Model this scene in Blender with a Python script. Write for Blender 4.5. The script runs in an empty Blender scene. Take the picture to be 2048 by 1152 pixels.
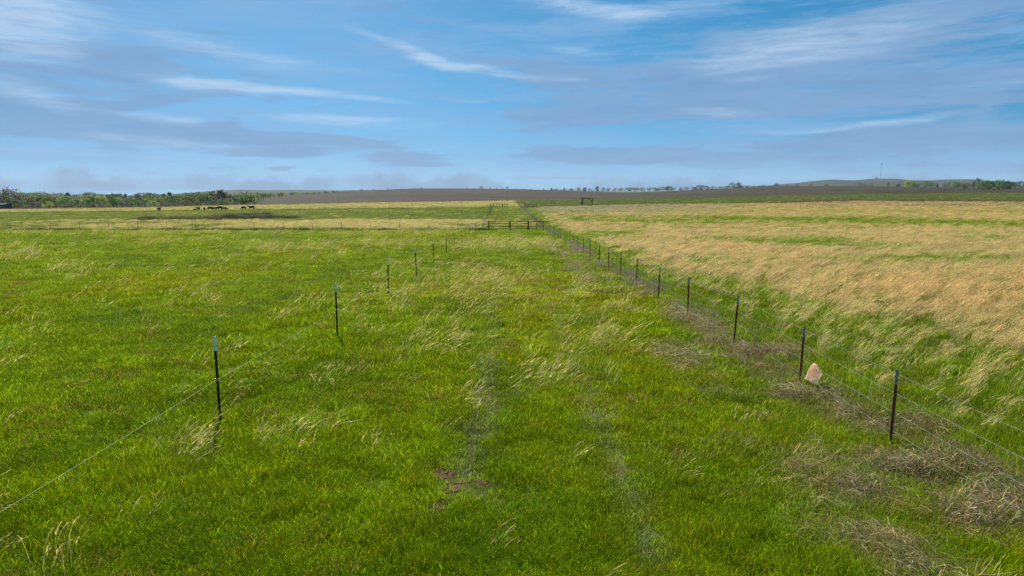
import bpy, bmesh, math, random
import numpy as np
from mathutils import Vector, Matrix

R = math.radians
sc = bpy.context.scene
rnd = random.Random(7)
rng = np.random.default_rng(11)

# ---------------------------------------------------------------- camera
CAM_Z, PITCH, FPX = 3.8, math.atan(185 / 1364), 1364.0
cam_d = bpy.data.cameras.new('camera')
cam = bpy.data.objects.new('camera', cam_d)
sc.collection.objects.link(cam)
cam.location = (0, 0, CAM_Z)
cam.rotation_euler = (math.pi / 2 - PITCH, 0, 0)
cam_d.sensor_width = 36
cam_d.lens = 36 * FPX / 2048
cam_d.clip_start = 0.1
cam_d.clip_end = 60000
sc.camera = cam

# ---------------------------------------------------------------- exposure
sc.view_settings.view_transform = 'Standard'
sc.view_settings.look = 'None'
sc.view_settings.exposure = 0.55
sc.view_settings.gamma = 1.0
sc.view_settings.use_curve_mapping = False
sc.render.engine = 'CYCLES'
sc.cycles.use_denoising = True
sc.cycles.denoiser = 'OPENIMAGEDENOISE'
sc.cycles.denoising_prefilter = 'NONE'
sc.cycles.denoising_input_passes = 'RGB_ALBEDO_NORMAL'
sc.cycles.use_adaptive_sampling = False
sc.cycles.max_bounces = 6
sc.cycles.diffuse_bounces = 3
sc.cycles.transmission_bounces = 4
sc.cycles.transparent_max_bounces = 6
sc.cycles.volume_bounces = 0
sc.render.filter_size = 1.2

# ---------------------------------------------------------------- sun
SUN_AZ, SUN_EL = R(-20), R(41)      # azimuth from +Y towards +X
to_sun = Vector((math.sin(SUN_AZ) * math.cos(SUN_EL), math.cos(SUN_AZ) * math.cos(SUN_EL), math.sin(SUN_EL)))
sun_d = bpy.data.lights.new('sun', 'SUN')
sun_d.energy = 4.6
sun_d.angle = R(0.5)
sun_d.color = (1.0, 0.94, 0.84)
sun = bpy.data.objects.new('sun', sun_d)
sc.collection.objects.link(sun)
sun.rotation_euler = to_sun.to_track_quat('Z', 'Y').to_euler()
sun.location = (-40, 60, 80)

# ---------------------------------------------------------------- node helper
class NT:
    def __init__(s, tree):
        s.t = tree; s.n = tree.nodes; s.l = tree.links
    def node(s, kind, **kw):
        n = s.n.new(kind)
        for k, v in kw.items(): setattr(n, k, v)
        return n
    def put(s, sock, v):
        if isinstance(v, bpy.types.NodeSocket): s.l.new(v, sock)
        else: sock.default_value = v
    def math(s, op, a, b=0.0, c=None, clamp=False):
        n = s.node('ShaderNodeMath', operation=op, use_clamp=clamp)
        s.put(n.inputs[0], a); s.put(n.inputs[1], b)
        if c is not None: s.put(n.inputs[2], c)
        return n.outputs[0]
    def vmath(s, op, a, b=(0, 0, 0)):
        n = s.node('ShaderNodeVectorMath', operation=op)
        s.put(n.inputs[0], a); s.put(n.inputs[1], b)
        return n.outputs[1] if op in ('LENGTH', 'DOT_PRODUCT') else n.outputs[0]
    def scale(s, a, f):
        n = s.node('ShaderNodeVectorMath', operation='SCALE')
        s.put(n.inputs[0], a); s.put(n.inputs['Scale'], f)
        return n.outputs[0]
    def noise(s, vec, scale=1.0, detail=4.0, rough=0.55, out='Fac'):
        n = s.node('ShaderNodeTexNoise')
        s.put(n.inputs['Vector'], vec)
        n.inputs['Scale'].default_value = scale
        n.inputs['Detail'].default_value = detail
        n.inputs['Roughness'].default_value = rough
        return n.outputs[out]
    def ramp(s, v, a, b, lo=0.0, hi=1.0):
        n = s.node('ShaderNodeMapRange', interpolation_type='SMOOTHSTEP')
        s.put(n.inputs[0], v)
        for i, q in enumerate((a, b, lo, hi)): n.inputs[i + 1].default_value = q
        return n.outputs[0]
    def mix(s, f, a, b, blend='MIX'):
        n = s.node('ShaderNodeMix', data_type='RGBA', blend_type=blend)
        s.put(n.inputs[0], f)
        for sock, v in ((n.inputs[6], a), (n.inputs[7], b)):
            if not isinstance(v, bpy.types.NodeSocket) and len(v) == 3: v = (*v, 1)
            s.put(sock, v)
        return n.outputs[2]

def pix_dir(px, py):
    u, v = (px - 1024) / FPX, -(py - 576) / FPX
    c, s = math.cos(PITCH), math.sin(PITCH)
    return u, c + v * s, -s + v * c

def azel(px, py):
    x, y, z = pix_dir(px, py)
    return math.atan2(x, y), math.atan2(z, math.hypot(x, y))

# ---------------------------------------------------------------- world: clear sky with high cloud
world = bpy.data.worlds.new('World')
sc.world = world
world.use_nodes = True
w = NT(world.node_tree)
w.n.clear()
w_out = w.node('ShaderNodeOutputWorld')
w_bg = w.node('ShaderNodeBackground')
w.l.new(w_bg.outputs[0], w_out.inputs[0])
SKY_STRENGTH = 0.10
w_bg.inputs['Strength'].default_value = SKY_STRENGTH
tc = w.node('ShaderNodeTexCoord').outputs['Generated']
sky = w.node('ShaderNodeTexSky', sky_type='NISHITA')
sky.sun_disc = False
sky.sun_elevation = SUN_EL
sky.sun_rotation = SUN_AZ
sky.altitude = 300
sky.air_density = 1.0
sky.dust_density = 0.3
sky.ozone_density = 3.0
w.put(sky.inputs['Vector'], w.vmath('NORMALIZE', w.vmath('ADD', tc, (0, 0, 0.16))))
hs = w.node('ShaderNodeHueSaturation')
hs.inputs['Saturation'].default_value = 1.45
hs.inputs['Hue'].default_value = 0.482
hs.inputs['Value'].default_value = 0.66
w.put(hs.inputs['Color'], sky.outputs[0])
sep = w.node('ShaderNodeSeparateXYZ')
w.put(sep.inputs[0], tc)
az = w.math('ARCTAN2', sep.outputs[0], sep.outputs[1])
el = w.math('ARCSINE', sep.outputs[2])
cmb = w.node('ShaderNodeCombineXYZ')
w.put(cmb.inputs[0], az); w.put(cmb.inputs[1], el)
C0 = cmb.outputs[0]
warp_n = w.noise(w.vmath('MULTIPLY', C0, (5.0, 22.0, 1)), 1.0, 5, 0.6, 'Color')
C1 = w.vmath('ADD', C0, w.vmath('MULTIPLY', w.vmath('SUBTRACT', warp_n, (.5, .5, .5)), (0.10, 0.015, 0)))

def blobs(specs, coord):
    """soft elliptical cloud areas: (px, py, half length, half width, tilt deg, weight)"""
    tot = None
    for px, py, L, W, ang, wt in specs:
        a, e = azel(px, py)
        m = w.node('ShaderNodeMapping', vector_type='TEXTURE')
        w.put(m.inputs['Vector'], coord)
        m.inputs['Location'].default_value = (a, e, 0)
        m.inputs['Rotation'].default_value = (0, 0, R(ang))
        m.inputs['Scale'].default_value = (L / FPX, W / FPX, 1)
        d = w.vmath('LENGTH', m.outputs[0])
        v = w.ramp(d, 1.15, 0.1, 0.0, wt)
        tot = v if tot is None else w.math('ADD', tot, v)
    return tot

# grey-violet sheets
grey_b = blobs([
    (40, 130, 330, 130, -8, .75), (250, 140, 260, 50, 0, .4), (150, 250, 420, 42, -5, 1.2), (520, 275, 280, 24, -4, 1.3),
    (700, 285, 150, 17, -4, 1.1), (560, 306, 120, 14, 0, 1.1), (810, 316, 160, 16, 0, 1.3), (860, 332, 120, 7, 0, .9), (300, 205, 220, 18, 12, .55),
    (430, 40, 400, 45, -6, .3), (880, 60, 250, 60, -20, .25),
    (1650, 95, 480, 80, 5, 1.0), (1250, 160, 300, 60, -5, .7), (1750, 190, 520, 48, 0, .85), (1150, 232, 230, 36, 0, 1.2), (1500, 215, 260, 24, 0, .6),
    (1700, 290, 600, 38, 0, 1.0), (1200, 312, 260, 24, 0, 1.2), (1480, 325, 340, 16, 0, .6), (2020, 120, 240, 140, 0, .5), (1080, 150, 180, 30, -5, .4),
    (1080, 355, 160, 7, 0, .9), (570, 337, 36, 7, 0, .9), (1900, 335, 400, 18, 0, .7)], C1)
ns_grey = w.noise(w.vmath('MULTIPLY', C1, (4.0, 20.0, 1)), 1.0, 7, 0.58)
ns_fine = w.noise(w.vmath('MULTIPLY', C1, (11.0, 85.0, 1)), 1.0, 6, 0.6)
ns_far = w.noise(w.vmath('MULTIPLY', C1, (1.6, 5.0, 1)), 1.0, 3, 0.5)
# the same broken sheet goes on all round the sky
outside = w.math('MULTIPLY', w.ramp(ns_far, .40, .62), w.ramp(w.math('ABSOLUTE', az), .62, .95), clamp=True)
above = w.math('MULTIPLY', w.ramp(ns_far, .40, .62), w.ramp(el, .27, .40), clamp=True)
grey_in = w.math('ADD', w.math('ADD', grey_b, w.math('MULTIPLY', w.math('MAXIMUM', outside, above), .7)), w.math('ADD', w.math('MULTIPLY_ADD', ns_grey, 3.2, -1.70), w.math('MULTIPLY_ADD', ns_fine, 2.3, -1.15)))
grey_m = w.ramp(grey_in, 0.10, 0.90, 0.0, 0.84)
# white wisps
white_b = blobs([
    (420, 168, 170, 17, -3, 1.0), (640, 185, 230, 11, -4, 1.0), (930, 200, 60, 6, -3, .4), (640, 236, 210, 14, 1, .7), (780, 248, 180, 16, 0, .4),
    (830, 108, 190, 15, -19, .8), (960, 138, 150, 14, -10, .9), (1130, 160, 80, 10, -6, .5),
    (1180, 18, 200, 22, -8, .95), (1330, 25, 160, 18, 6, .6), (1150, 103, 90, 14, -6, .6), (1060, 75, 60, 12, 0, .3), (1500, 158, 60, 7, 0, .5),
    (1450, 222, 110, 12, -6, .65), (1760, 248, 150, 10, 4, .75), (1560, 262, 130, 7, 0, .5), (330, 235, 130, 14, -6, .6), (60, 190, 110, 26, -12, .7),
    (500, 115, 230, 20, -9, .35), (650, 130, 200, 14, -6, .3), (20, 35, 150, 100, 0, 1.1), (1990, 170, 110, 14, 0, .4), (1520, 300, 60, 5, 0, .4),
    (150, 305, 280, 12, -2, .45), (330, 285, 200, 14, -3, .6), (1650, 75, 300, 55, 5, .75), (1500, 120, 200, 30, 0, .4), (300, 60, 300, 40, -8, .35)], C1)
ns_w = w.noise(w.vmath('MULTIPLY', C1, (12.0, 105.0, 1)), 1.0, 8, 0.66)
white_m = w.ramp(w.math('MULTIPLY', white_b, w.math('MULTIPLY_ADD', ns_w, 2.6, -.45)), 0.0, 1.25, 0.0, 0.80)
# thin veil everywhere
veil = w.ramp(w.noise(w.vmath('MULTIPLY', C1, (4.0, 34.0, 1)), 1.0, 8, 0.68), .40, .64, 0.0, .72)
# low cumulus bank along the horizon
bank_top = w.noise(w.vmath('MULTIPLY', C0, (11.0, 14.0, 1)), 1.0, 7, 0.62)
bank = w.ramp(w.math('SUBTRACT', w.math('MULTIPLY_ADD', bank_top, 0.080, -0.014), el), -0.004, 0.012, 0.0, 1.0)
bank = w.math('MULTIPLY', bank, w.ramp(w.noise(w.vmath('MULTIPLY', C0, (7.0, 4.0, 1)), 1.0, 3, .5), .36, .58))
bank = w.math('MULTIPLY', bank, w.ramp(el, 0.001, 0.012))
pale = w.ramp(el, 0.12, -0.01, 0.0, 0.75)

k = 1.0 / SKY_STRENGTH / 2 ** sc.view_settings.exposure
def kk(c): return tuple(v * k for v in c)
col = hs.outputs[0]
col = w.mix(pale, col, kk((0.30, 0.54, 0.78)))
col = w.mix(veil, col, kk((0.22, 0.44, 0.74)))
grey_c = w.mix(w.noise(w.vmath('MULTIPLY', C1, (6.0, 40.0, 1)), 1.0, 5, .6), kk((0.115, 0.275, 0.53)), kk((0.29, 0.46, 0.69)))
col = w.mix(grey_m, col, grey_c)
col = w.mix(white_m, col, kk((0.48, 0.65, 0.86)))
col = w.mix(bank, col, kk((0.185, 0.315, 0.54)))
w.put(w_bg.inputs['Color'], col)

# ---------------------------------------------------------------- numpy noise
def _h(i, j, s):
    n = (i * 374761393 + j * 668265263 + s * 1442695041) & 0xffffffff
    n = ((n ^ (n >> 13)) * 1274126177) & 0xffffffff
    return ((n ^ (n >> 16)) & 0xffff) / 65535.0
def vnoise(x, y, s=0):
    x = np.asarray(x, float); y = np.asarray(y, float)
    xi = np.floor(x).astype(np.int64); yi = np.floor(y).astype(np.int64)
    fx = x - xi; fy = y - yi
    fx = fx * fx * (3 - 2 * fx); fy = fy * fy * (3 - 2 * fy)
    a = _h(xi, yi, s) * (1 - fx) + _h(xi + 1, yi, s) * fx
    b = _h(xi, yi + 1, s) * (1 - fx) + _h(xi + 1, yi + 1, s) * fx
    return a * (1 - fy) + b * fy
def fbm(x, y, s=0, o=4):
    t = 0; a = .5; n = 0
    for k_ in range(o):
        t = t + a * vnoise(x * 2 ** k_ + 17.3 * k_, y * 2 ** k_ - 9.1 * k_, s + k_); n += a; a *= .5
    return t / n
def sstep(a, b, x):
    t = np.clip((x - a) / (b - a), 0, 1)
    return t * t * (3 - 2 * t)

# ---------------------------------------------------------------- terrain height
T_PX = np.array([-700, 0, 300, 500, 600, 700, 830, 1024, 1100, 1160, 1250, 1420, 1540, 1740, 1960, 2350, 2900])
T_A = (T_PX - 1024) / FPX / 1.008
T_Y = np.array([0, 20, 40, 70, 105, 150, 250, 300, 360, 420, 500, 650, 850, 1100, 1500, 2400, 9000])
def row(*v): return list(v)
T_Z = np.array([
    [0.0] * 17, [0.0] * 17, [-.25] * 17, [-.9] * 17, [-1.65] * 17,
    row(-1.9, -1.9, -1.9, -1.85, -1.8, -1.7, -1.65, -1.6, -1.6, -1.6, -1.55, -1.5, -1.5, -1.5, -1.5, -1.5, -1.5),
    row(-3.0, -2.6, -2.05, -1.5, -1.35, -1.2, -1.0, -.6, -.8, -1.1, -.8, -.5, -.3, 0, 0, 0, 0),
    row(-3.4, -3.0, -2.2, -1.5, -1.2, -.9, -.6, -.3, -.5, -1.0, -.45, 0, .2, 1.0, .9, .6, .6),
    row(-3.6, -3.2, -2.3, -1.2, -.8, -.4, 0, .3, .4, .2, .7, 1.2, 1.7, 2.7, 3.0, 3.0, 3.0),
    row(-3.6, -3.2, -2.2, -.6, .2, .7, 1.2, 1.3, 1.2, 1.2, 1.6, 2.3, 3.2, 4.4, 5.2, 5.4, 5.4),
    row(-3.6, -3.1, -2.0, 0.2, 1.4, 2.2, 2.9, 2.9, 2.7, 2.6, 2.7, 3.9, 5.6, 6.6, 7.0, 7.2, 7.2),
    row(-3.6, -3.0, -2.0, 0.4, 3.2, 4.9, 5.9, 5.9, 5.4, 5.0, 4.6, 6.6, 9.2, 10.2, 9.5, 9.5, 9.5),
    row(-3.6, -3.0, -2.5, -1.5, 4.7, 8.0, 10.2, 10.0, 8.8, 7.8, 6.3, 9.8, 13.6, 14.4, 12.8, 12.6, 12.6),
    row(-3.6, -3.0, -3.0, -3.0, 2.0, 10.4, 15.1, 14.3, 12.7, 11.0, 8.0, 13.2, 18.3, 18.7, 16.5, 16.0, 16.0),
    row(-3.6, -3.0, -3.0, -3.0, -1.0, 6.0, 12.0, 11.0, 11.0, 12.5, 13.6, 14.6, 17.0, 18.0, 22.0, 22.0, 20.0),
    [-6.0] * 17, [-8.0] * 17])
def H(x, y):
    x = np.asarray(x, float); y = np.asarray(y, float)
    yy = np.clip(y, 0, 8999)
    a = np.clip(x / np.maximum(yy, 60.0), T_A[0], T_A[-1] - 1e-6)
    ci = np.clip(np.searchsorted(T_A, a, side='right') - 1, 0, len(T_A) - 2)
    ri = np.clip(np.searchsorted(T_Y, yy, side='right') - 1, 0, len(T_Y) - 2)
    fx = (a - T_A[ci]) / (T_A[ci + 1] - T_A[ci]); fx = fx * .5 + .5 * fx * fx * (3 - 2 * fx)
    fy = (yy - T_Y[ri]) / (T_Y[ri + 1] - T_Y[ri])
    z = (T_Z[ri, ci] * (1 - fx) + T_Z[ri, ci + 1] * fx) * (1 - fy) + (T_Z[ri + 1, ci] * (1 - fx) + T_Z[ri + 1, ci + 1] * fx) * fy
    z = z + (fbm(x / 3.0, y / 3.0, 3, 2) - .5) * .07
    z = z + (fbm(x / 60, y / 60, 5, 3) - .5) * np.clip((y - 180) / 900, 0, 1) * 1.1
    return z
def h1(x, y): return float(H(np.array([x]), np.array([y]))[0])

def project(x, y, z):
    c, s = math.cos(PITCH), math.sin(PITCH)
    zz = z - CAM_Z
    f = np.maximum(y * c - zz * s, 0.5)
    return 1024 + FPX * x / f, 576 - FPX * (y * s + zz * c) / f

def ground(px, py):
    """where the sight line through a point of the photograph meets the ground"""
    dx, dy, dz = pix_dir(px, py)
    t = np.geomspace(3, 4000, 6000)
    below = (CAM_Z + dz * t) < H(dx * t, dy * t)
    i = int(np.argmax(below)) if below.any() else len(t) - 1
    lo, hi = t[max(i - 1, 0)], t[i]
    for _ in range(12):
        m = (lo + hi) / 2
        if CAM_Z + dz * m < h1(dx * m, dy * m): hi = m
        else: lo = m
    return Vector((dx * hi, dy * hi, h1(dx * hi, dy * hi)))
def at_depth(px, depth, py=390):
    dx, dy, dz = pix_dir(px, py)
    x = dx / dy * depth
    return Vector((x, depth, h1(x, depth)))

# ---------------------------------------------------------------- fence lines (world polylines)
RF_PIX = [(1780, 890), (1599, 768), (1467, 690), (1375, 636), (1316, 600), (1272, 572), (1241, 554), (1217, 541), (1198, 530), (1180, 519),
          (1167, 509), (1156, 501), (1147, 495)]
LF_PIX = [(441, 845), (675, 674), (777, 593), (833, 555), (867, 527), (893, 510), (909.5, 491), (923.5, 483)]
RF = [ground(*p) for p in RF_PIX]
LF = [ground(*p) for p in LF_PIX]
def extend(line, targets, step):
    out = list(line)
    for t in targets:
        a = out[-1]; b = t
        n = max(1, round((b - a).length / step))
        for i in range(1, n + 1):
            q = a.lerp(b, i / n)
            out.append(Vector((q.x, q.y, h1(q.x, q.y))))
    return out
G1R = ground(1091, 461); G2R = at_depth(1041, 250); G3R = at_depth(1033, 385)
RF = extend(RF, [G1R, G2R, G3R], 3.7)
G1L = at_depth(964, G1R.y); G2L = at_depth(984, 248)
LF = extend(LF, [at_depth(945, (LF[-1].y + G1L.y) / 2), G1L, G2L], 6.8)
d0 = (RF[0] - RF[2]).normalized()
RF = [Vector((RF[0].x + .05, RF[0].y - 3.7 * i, h1(RF[0].x, RF[0].y - 3.7 * i))) for i in (3, 2, 1)] + RF
LF = [Vector((LF[0].x - .1, LF[0].y - 7.0 * i, h1(LF[0].x, LF[0].y - 7 * i))) for i in (2, 1)] + LF
RFy = np.array([p.y for p in RF]); RFx = np.array([p.x for p in RF])
LFy = np.array([p.y for p in LF]); LFx = np.array([p.x for p in LF])

def blob2(px, py, cx, cy, rx, ry):
    return np.exp(-((px - cx) / rx) ** 2 - ((py - cy) / ry) ** 2)

# ---------------------------------------------------------------- land cover (a survey of what grows where)
TRACKS = [[(1017, 472), (1008, 505), (1000, 540), (990, 620), (978, 720), (968, 830), (945, 900)], [(1052, 472), (1062, 505), (1075, 560), (1110, 630), (1145, 700), (1175, 780), (1225, 920), (1290, 1060)]]
TRACK_W = [np.array([[*ground(*p)[:2]] for p in t]) for t in TRACKS]
HEAPS = [(*ground(a, b)[:2], r_) for a, b, r_ in ((1700, 830, .42), (1765, 862, .40), (1815, 945, .5), (1905, 915, .38), (1960, 950, .45), (2010, 1010, .5), (1705, 985, .35), (1560, 712, .5), (1590, 795, .4), (1945, 1040, .4), (1480, 705, .5), (1420, 690, .4), (1840, 860, .35), (1650, 800, .3))]
def cover(x, y):
    z = H(x, y)
    front = y > 4
    px, py = project(x, np.maximum(y, 4), z)
    px = np.clip(px, -900, 2900); py = np.clip(py, 370, 1500)
    lat = x - np.interp(y, RFy, RFx)
    latl = x - np.interp(y, LFy, LFx)
    far = y > 700
    n1 = fbm(x / 2.2, y / 3.5, 21, 3); n2 = fbm(x / 9, y / 14, 31, 3); n3 = fbm(x / 40, y / 40, 41, 3)
    # -- edges given as photo heights, read along the ground
    plough_edge = np.interp(px, [0, 256, 512, 760, 1000, 1030, 1100, 1240, 1352, 1420, 1540, 1740, 2048], [420, 417, 411, 406, 402.5, 402, 400, 398.5, 397.3, 396, 393, 389, 386])
    ydist = y
    plough = (py < plough_edge) & (y > 200) & (y < 1180)
    gold_edge = np.interp(px, [1040, 1154, 1274, 1536, 1700, 2048], [416, 413.5, 409.5, 407.5, 403, 405])
    right = lat > 0.25
    lower = np.interp(px, [1090, 1290, 1330, 1480, 1600, 1700, 1850, 1950, 2048, 2500], [462, 505, 545, 562, 600, 630, 640, 690, 705, 800])
    wob = (n2 - .5) * 2.2 * (py - 391) * .11 + (n1 - .5) * (py - 391) * .08
    pw = py + wob; ps = py + .35 * wob
    strong = sstep(0, 1, (lower - pw) / (0.05 * (py - 391) + 3) + .5)
    mixed = sstep(.40, .68, n1 * .6 + n2 * .4) * np.exp(-np.maximum(py - lower, 0) / 120) * .68 + .18 * np.exp(-np.maximum(py - lower, 0) / 260)
    g = np.maximum(strong * (0.88 + .5 * (n1 - .4)), mixed)
    # green strips lying across the tall grass
    s1 = np.exp(-((ps - np.interp(px, [1110, 1400, 1700, 1900, 2048], [438, 440, 443, 448, 452])) / 9.0) ** 4) * sstep(1105, 1150, px)
    s1 *= .70 + .30 * sstep(.35, .6, fbm(x / 25, y / 10, 61, 2))
    s2 = np.exp(-((ps - 473) / 8) ** 2) * sstep(1345, 1200, px) + .45 * np.exp(-((ps - 468) / 7) ** 2) * sstep(.4, .6, n2)
    s3 = 1.2 * blob2(px, ps, 1600, 487, 140, 12) + blob2(px, ps, 1800, 496, 180, 6) * .7 + blob2(px, ps, 2000, 478, 120, 8) * .8 + blob2(px, ps, 1900, 523, 170, 12) * 1.1 + blob2(px, ps, 1650, 522, 160, 6) * .55 + blob2(px, ps, 1420, 480, 90, 7) * .6
    s4 = blob2(px, ps, 1390, 528, 60, 10) * .9 + blob2(px, ps, 1690, 416, 60, 2.0) * .4 + blob2(px, ps, 1900, 411, 100, 1.8) * .6 + .5 * np.exp(-((ps - 424) / 3) ** 2) * sstep(.4, .6, n2)
    g = g * (1 - np.clip(s1 + s2 + s3 + s4, 0, 1) * .93)
    margin = sstep(0.8, 2.2 + .030 * y, lat)
    g = g * margin * right * (py > gold_edge)
    paleR = right & (py < 427) & (py > gold_edge)
    # lane and left field
    left = latl < 0; lane = (~right) & (~left)
    gl = .010 + .014 * sstep(520, 640, py) + .075 * sstep(.52, .72, n1) * sstep(900, 640, py) + .05 * sstep(.6, .75, n1)
    gl = gl + lane * sstep(.48, .7, n2) * .07 * sstep(800, 600, py)
    gl = gl + lane * np.exp(-((pw - 491) / 7.5) ** 2) * sstep(1120, 1095, px) * .8
    gl = gl + left * np.exp(-((pw - 493) / 6) ** 2) * sstep(.45, .6, n2) * .35 + left * sstep(.5, .68, n2) * sstep(540, 480, py) * .09
    gl = gl + left * sstep(459.5, 456, py) * sstep(439, 443, ps) * sstep(-50, 420, px) * .95 * sstep(.25, .45, n2)
    gl = gl + left * sstep(464, 469, py) * sstep(476, 470, py) * .30
    gl = np.where(left & (py < 440), .008 + .06 * sstep(.55, .7, n2), gl)
    gl = np.where(lane & (y > G1R.y), .03 + .22 * sstep(.48, .65, n2), gl)
    g = np.where(right, g, gl)
    # straw strip behind the second cross fence
    straw_far = (~right) & (y > 247) & (~plough)
    g = np.where(straw_far, .9 * sstep(0, 3, np.interp(px, [0, 500, 970], [426, 420.5, 415]) - py + 1), g)
    g = np.where(right & (py <= gold_edge), .03, g)
    g = np.where(plough | far, 0, g)
    # extra tufts noticed one by one
    for cx, cy, rx, ry, wt in ((380, 905, 55, 30, .7), (590, 885, 60, 22, 1.0), (1070, 765, 60, 22, .8), (900, 680, 40, 16, .7), (950, 815, 35, 30, .55), (1195, 690, 40, 22, .7),
                               (650, 770, 60, 18, .3), (860, 560, 110, 30, .4), (960, 600, 80, 40, .4), (700, 600, 60, 20, .3), (985, 580, 40, 25, .3), (1160, 590, 60, 25, .35), (250, 830, 60, 15, .3),
                               (20, 520, 70, 12, .5), (125, 540, 25, 8, .5), (440, 528, 30, 8, .4), (620, 500, 40, 6, .6), (520, 500, 60, 6, .6), (1190, 640, 50, 20, .3), (1020, 690, 60, 20, .25)):
        g = g + wt * .85 * blob2(px, py, cx, cy, rx, ry) * (y < 70)
    g = np.clip(g, 0, 1)
    # wheel tracks
    tr = np.zeros_like(x)
    for t in TRACK_W:
        xc = np.interp(y, t[::-1, 1], t[::-1, 0])
        tr = np.maximum(tr, np.exp(-((x - xc) / (.15 + .0012 * y)) ** 2) * (y < 92) * (y > t[-1, 1] - 1))
    tr *= .85 + .2 * (n1 - .3)
    g = g * (1 - .8 * np.clip(tr, 0, 1))
    # dead matted grass along the barbed wire
    th = np.exp(-((lat + .15) / .55) ** 2) * sstep(.40, .62, fbm(x / 1.0, y / 1.3, 71, 3)) * (y < 60) * .6
    for hx, hy, hr in HEAPS: th = np.maximum(th, 1.15 * np.exp(-((x - hx) ** 2 + (y - hy) ** 2) / hr ** 2))
    th = np.maximum(th, .55 * np.exp(-((lat + 1.75) / .45) ** 2) * sstep(.40, .62, fbm(x / 1.2, y / 2.6, 77, 3)) * (y < 70))
    th = np.maximum(th, sstep(.60, .74, fbm(x / 1.1, y / 1.1, 79, 3)) * .25 * sstep(-3.0, -1.5, lat) * (lat < 2.5) * (y < 22))
    # grey twiggy growth under the far part of the wire
    tw = np.exp(-((lat - .12) / .30) ** 2) * sstep(17, 30, y) * (y < 390) * sstep(.25, .5, fbm(x / 2.5, y / 4.0, 87, 2))
    # dark weeds under the cross fences
    c1 = np.exp(-((y - (G1R.y - .6)) / 1.3) ** 2) * (x < G1L.x + 3)
    c2 = np.exp(-((y - 247.5) / 1.8) ** 2) * (x < -6)
    return dict(z=z, px=px, py=py, g=g, tr=np.clip(tr, 0, 1), th=np.clip(th, 0, 1), tw=tw, dark=np.clip(c1 + c2, 0, 1), plough=plough, right=right, left=left, lane=lane,
                far=far, straw_far=straw_far, paleR=paleR, n1=n1, n2=n2, n3=n3, lat=lat, front=front, y=y, above=gold_edge - py)

# bare soil spots: (photo centre, half sizes in metres, turn)
SOIL = [(935, 972, .42, .22, .35), (886, 948, .20, .20, .9), (874, 1016, .17, .16, 0), (762, 974, .12, .10, .2)]
SOIL_W = [(ground(a, b), rx, ry, an) for a, b, rx, ry, an in SOIL]

def C3(r, g, b): return np.array([r, g, b], float)
def lerp3(a, b, t): return a + (b - a) * t[:, None]

def land_colour(c, x, y):
    n = len(x)
    fresh, yel, deep = C3(.222, .316, .005), C3(.305, .340, .006), C3(.130, .220, .005)
    base = np.tile(fresh, (n, 1))
    base = lerp3(base, np.tile(yel, (n, 1)), sstep(.45, .72, c['n2']) * .8)
    base = lerp3(base, np.tile(deep, (n, 1)), sstep(.50, .28, c['n1']) * .6)
    base = lerp3(base, np.tile(C3(.25, .29, .10), (n, 1)), np.clip(c['tr'] * .65, 0, 1))
    base = lerp3(base, np.tile(C3(.16, .215, .040), (n, 1)), np.where(c['left'] & (c['py'] < 459), .7, 0) + np.where(c['lane'] & (c['py'] < 458), .45, 0))
    base = lerp3(base, np.tile(C3(.17, .26, .014), (n, 1)), np.where(c['right'], .55, 0))
    strip = c['right'] & (c['y'] > 240)
    base = lerp3(base, np.tile(C3(.120, .165, .040), (n, 1)), np.where(strip, .85, 0))
    base = lerp3(base, np.tile(C3(.13, .11, .07), (n, 1)), np.where(strip, .9, 0) * sstep(6, 2, c['above']) * sstep(1450, 1650, c['px']))
    base = lerp3(base, np.tile(C3(.075, .11, .02), (n, 1)), c['dark'] * .7)
    base = lerp3(base, np.tile(C3(.24, .18, .10), (n, 1)), np.clip(c['th'] * .8, 0, 1))
    return base

# ---------------------------------------------------------------- mesh helpers
def link(o, parent=None):
    sc.collection.objects.link(o)
    if parent is not None: o.parent = parent
    return o
def tag(o, label=None, cat=None, group=None, kind=None):
    if label: o['label'] = label
    if cat: o['category'] = cat
    if group: o['group'] = group
    if kind: o['kind'] = kind
    return o
def empty(name, loc=(0, 0, 0), rz=0):
    o = bpy.data.objects.new(name, None)
    o.empty_display_size = .2
    o.location = loc; o.rotation_euler = (0, 0, rz)
    return link(o)
def np_mesh(name, verts, faces, smooth=False):
    me = bpy.data.meshes.new(name)
    verts = np.asarray(verts, np.float32); faces = np.asarray(faces, np.int32)
    k_ = faces.shape[1]
    me.vertices.add(len(verts)); me.vertices.foreach_set('co', verts.ravel())
    me.loops.add(faces.size); me.loops.foreach_set('vertex_index', faces.ravel())
    me.polygons.add(len(faces))
    me.polygons.foreach_set('loop_start', np.arange(0, faces.size, k_, dtype=np.int32))
    me.polygons.foreach_set('loop_total', np.full(len(faces), k_, np.int32))
    if smooth: me.polygons.foreach_set('use_smooth', np.ones(len(faces), bool))
    me.update(); me.validate()
    return me
def colour_attr(me, name, rgb, dom='POINT'):
    at = me.attributes.new(name, 'FLOAT_COLOR', dom)
    d = np.ones((len(rgb), 4), np.float32); d[:, :3] = rgb
    at.data.foreach_set('color', d.ravel())
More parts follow.
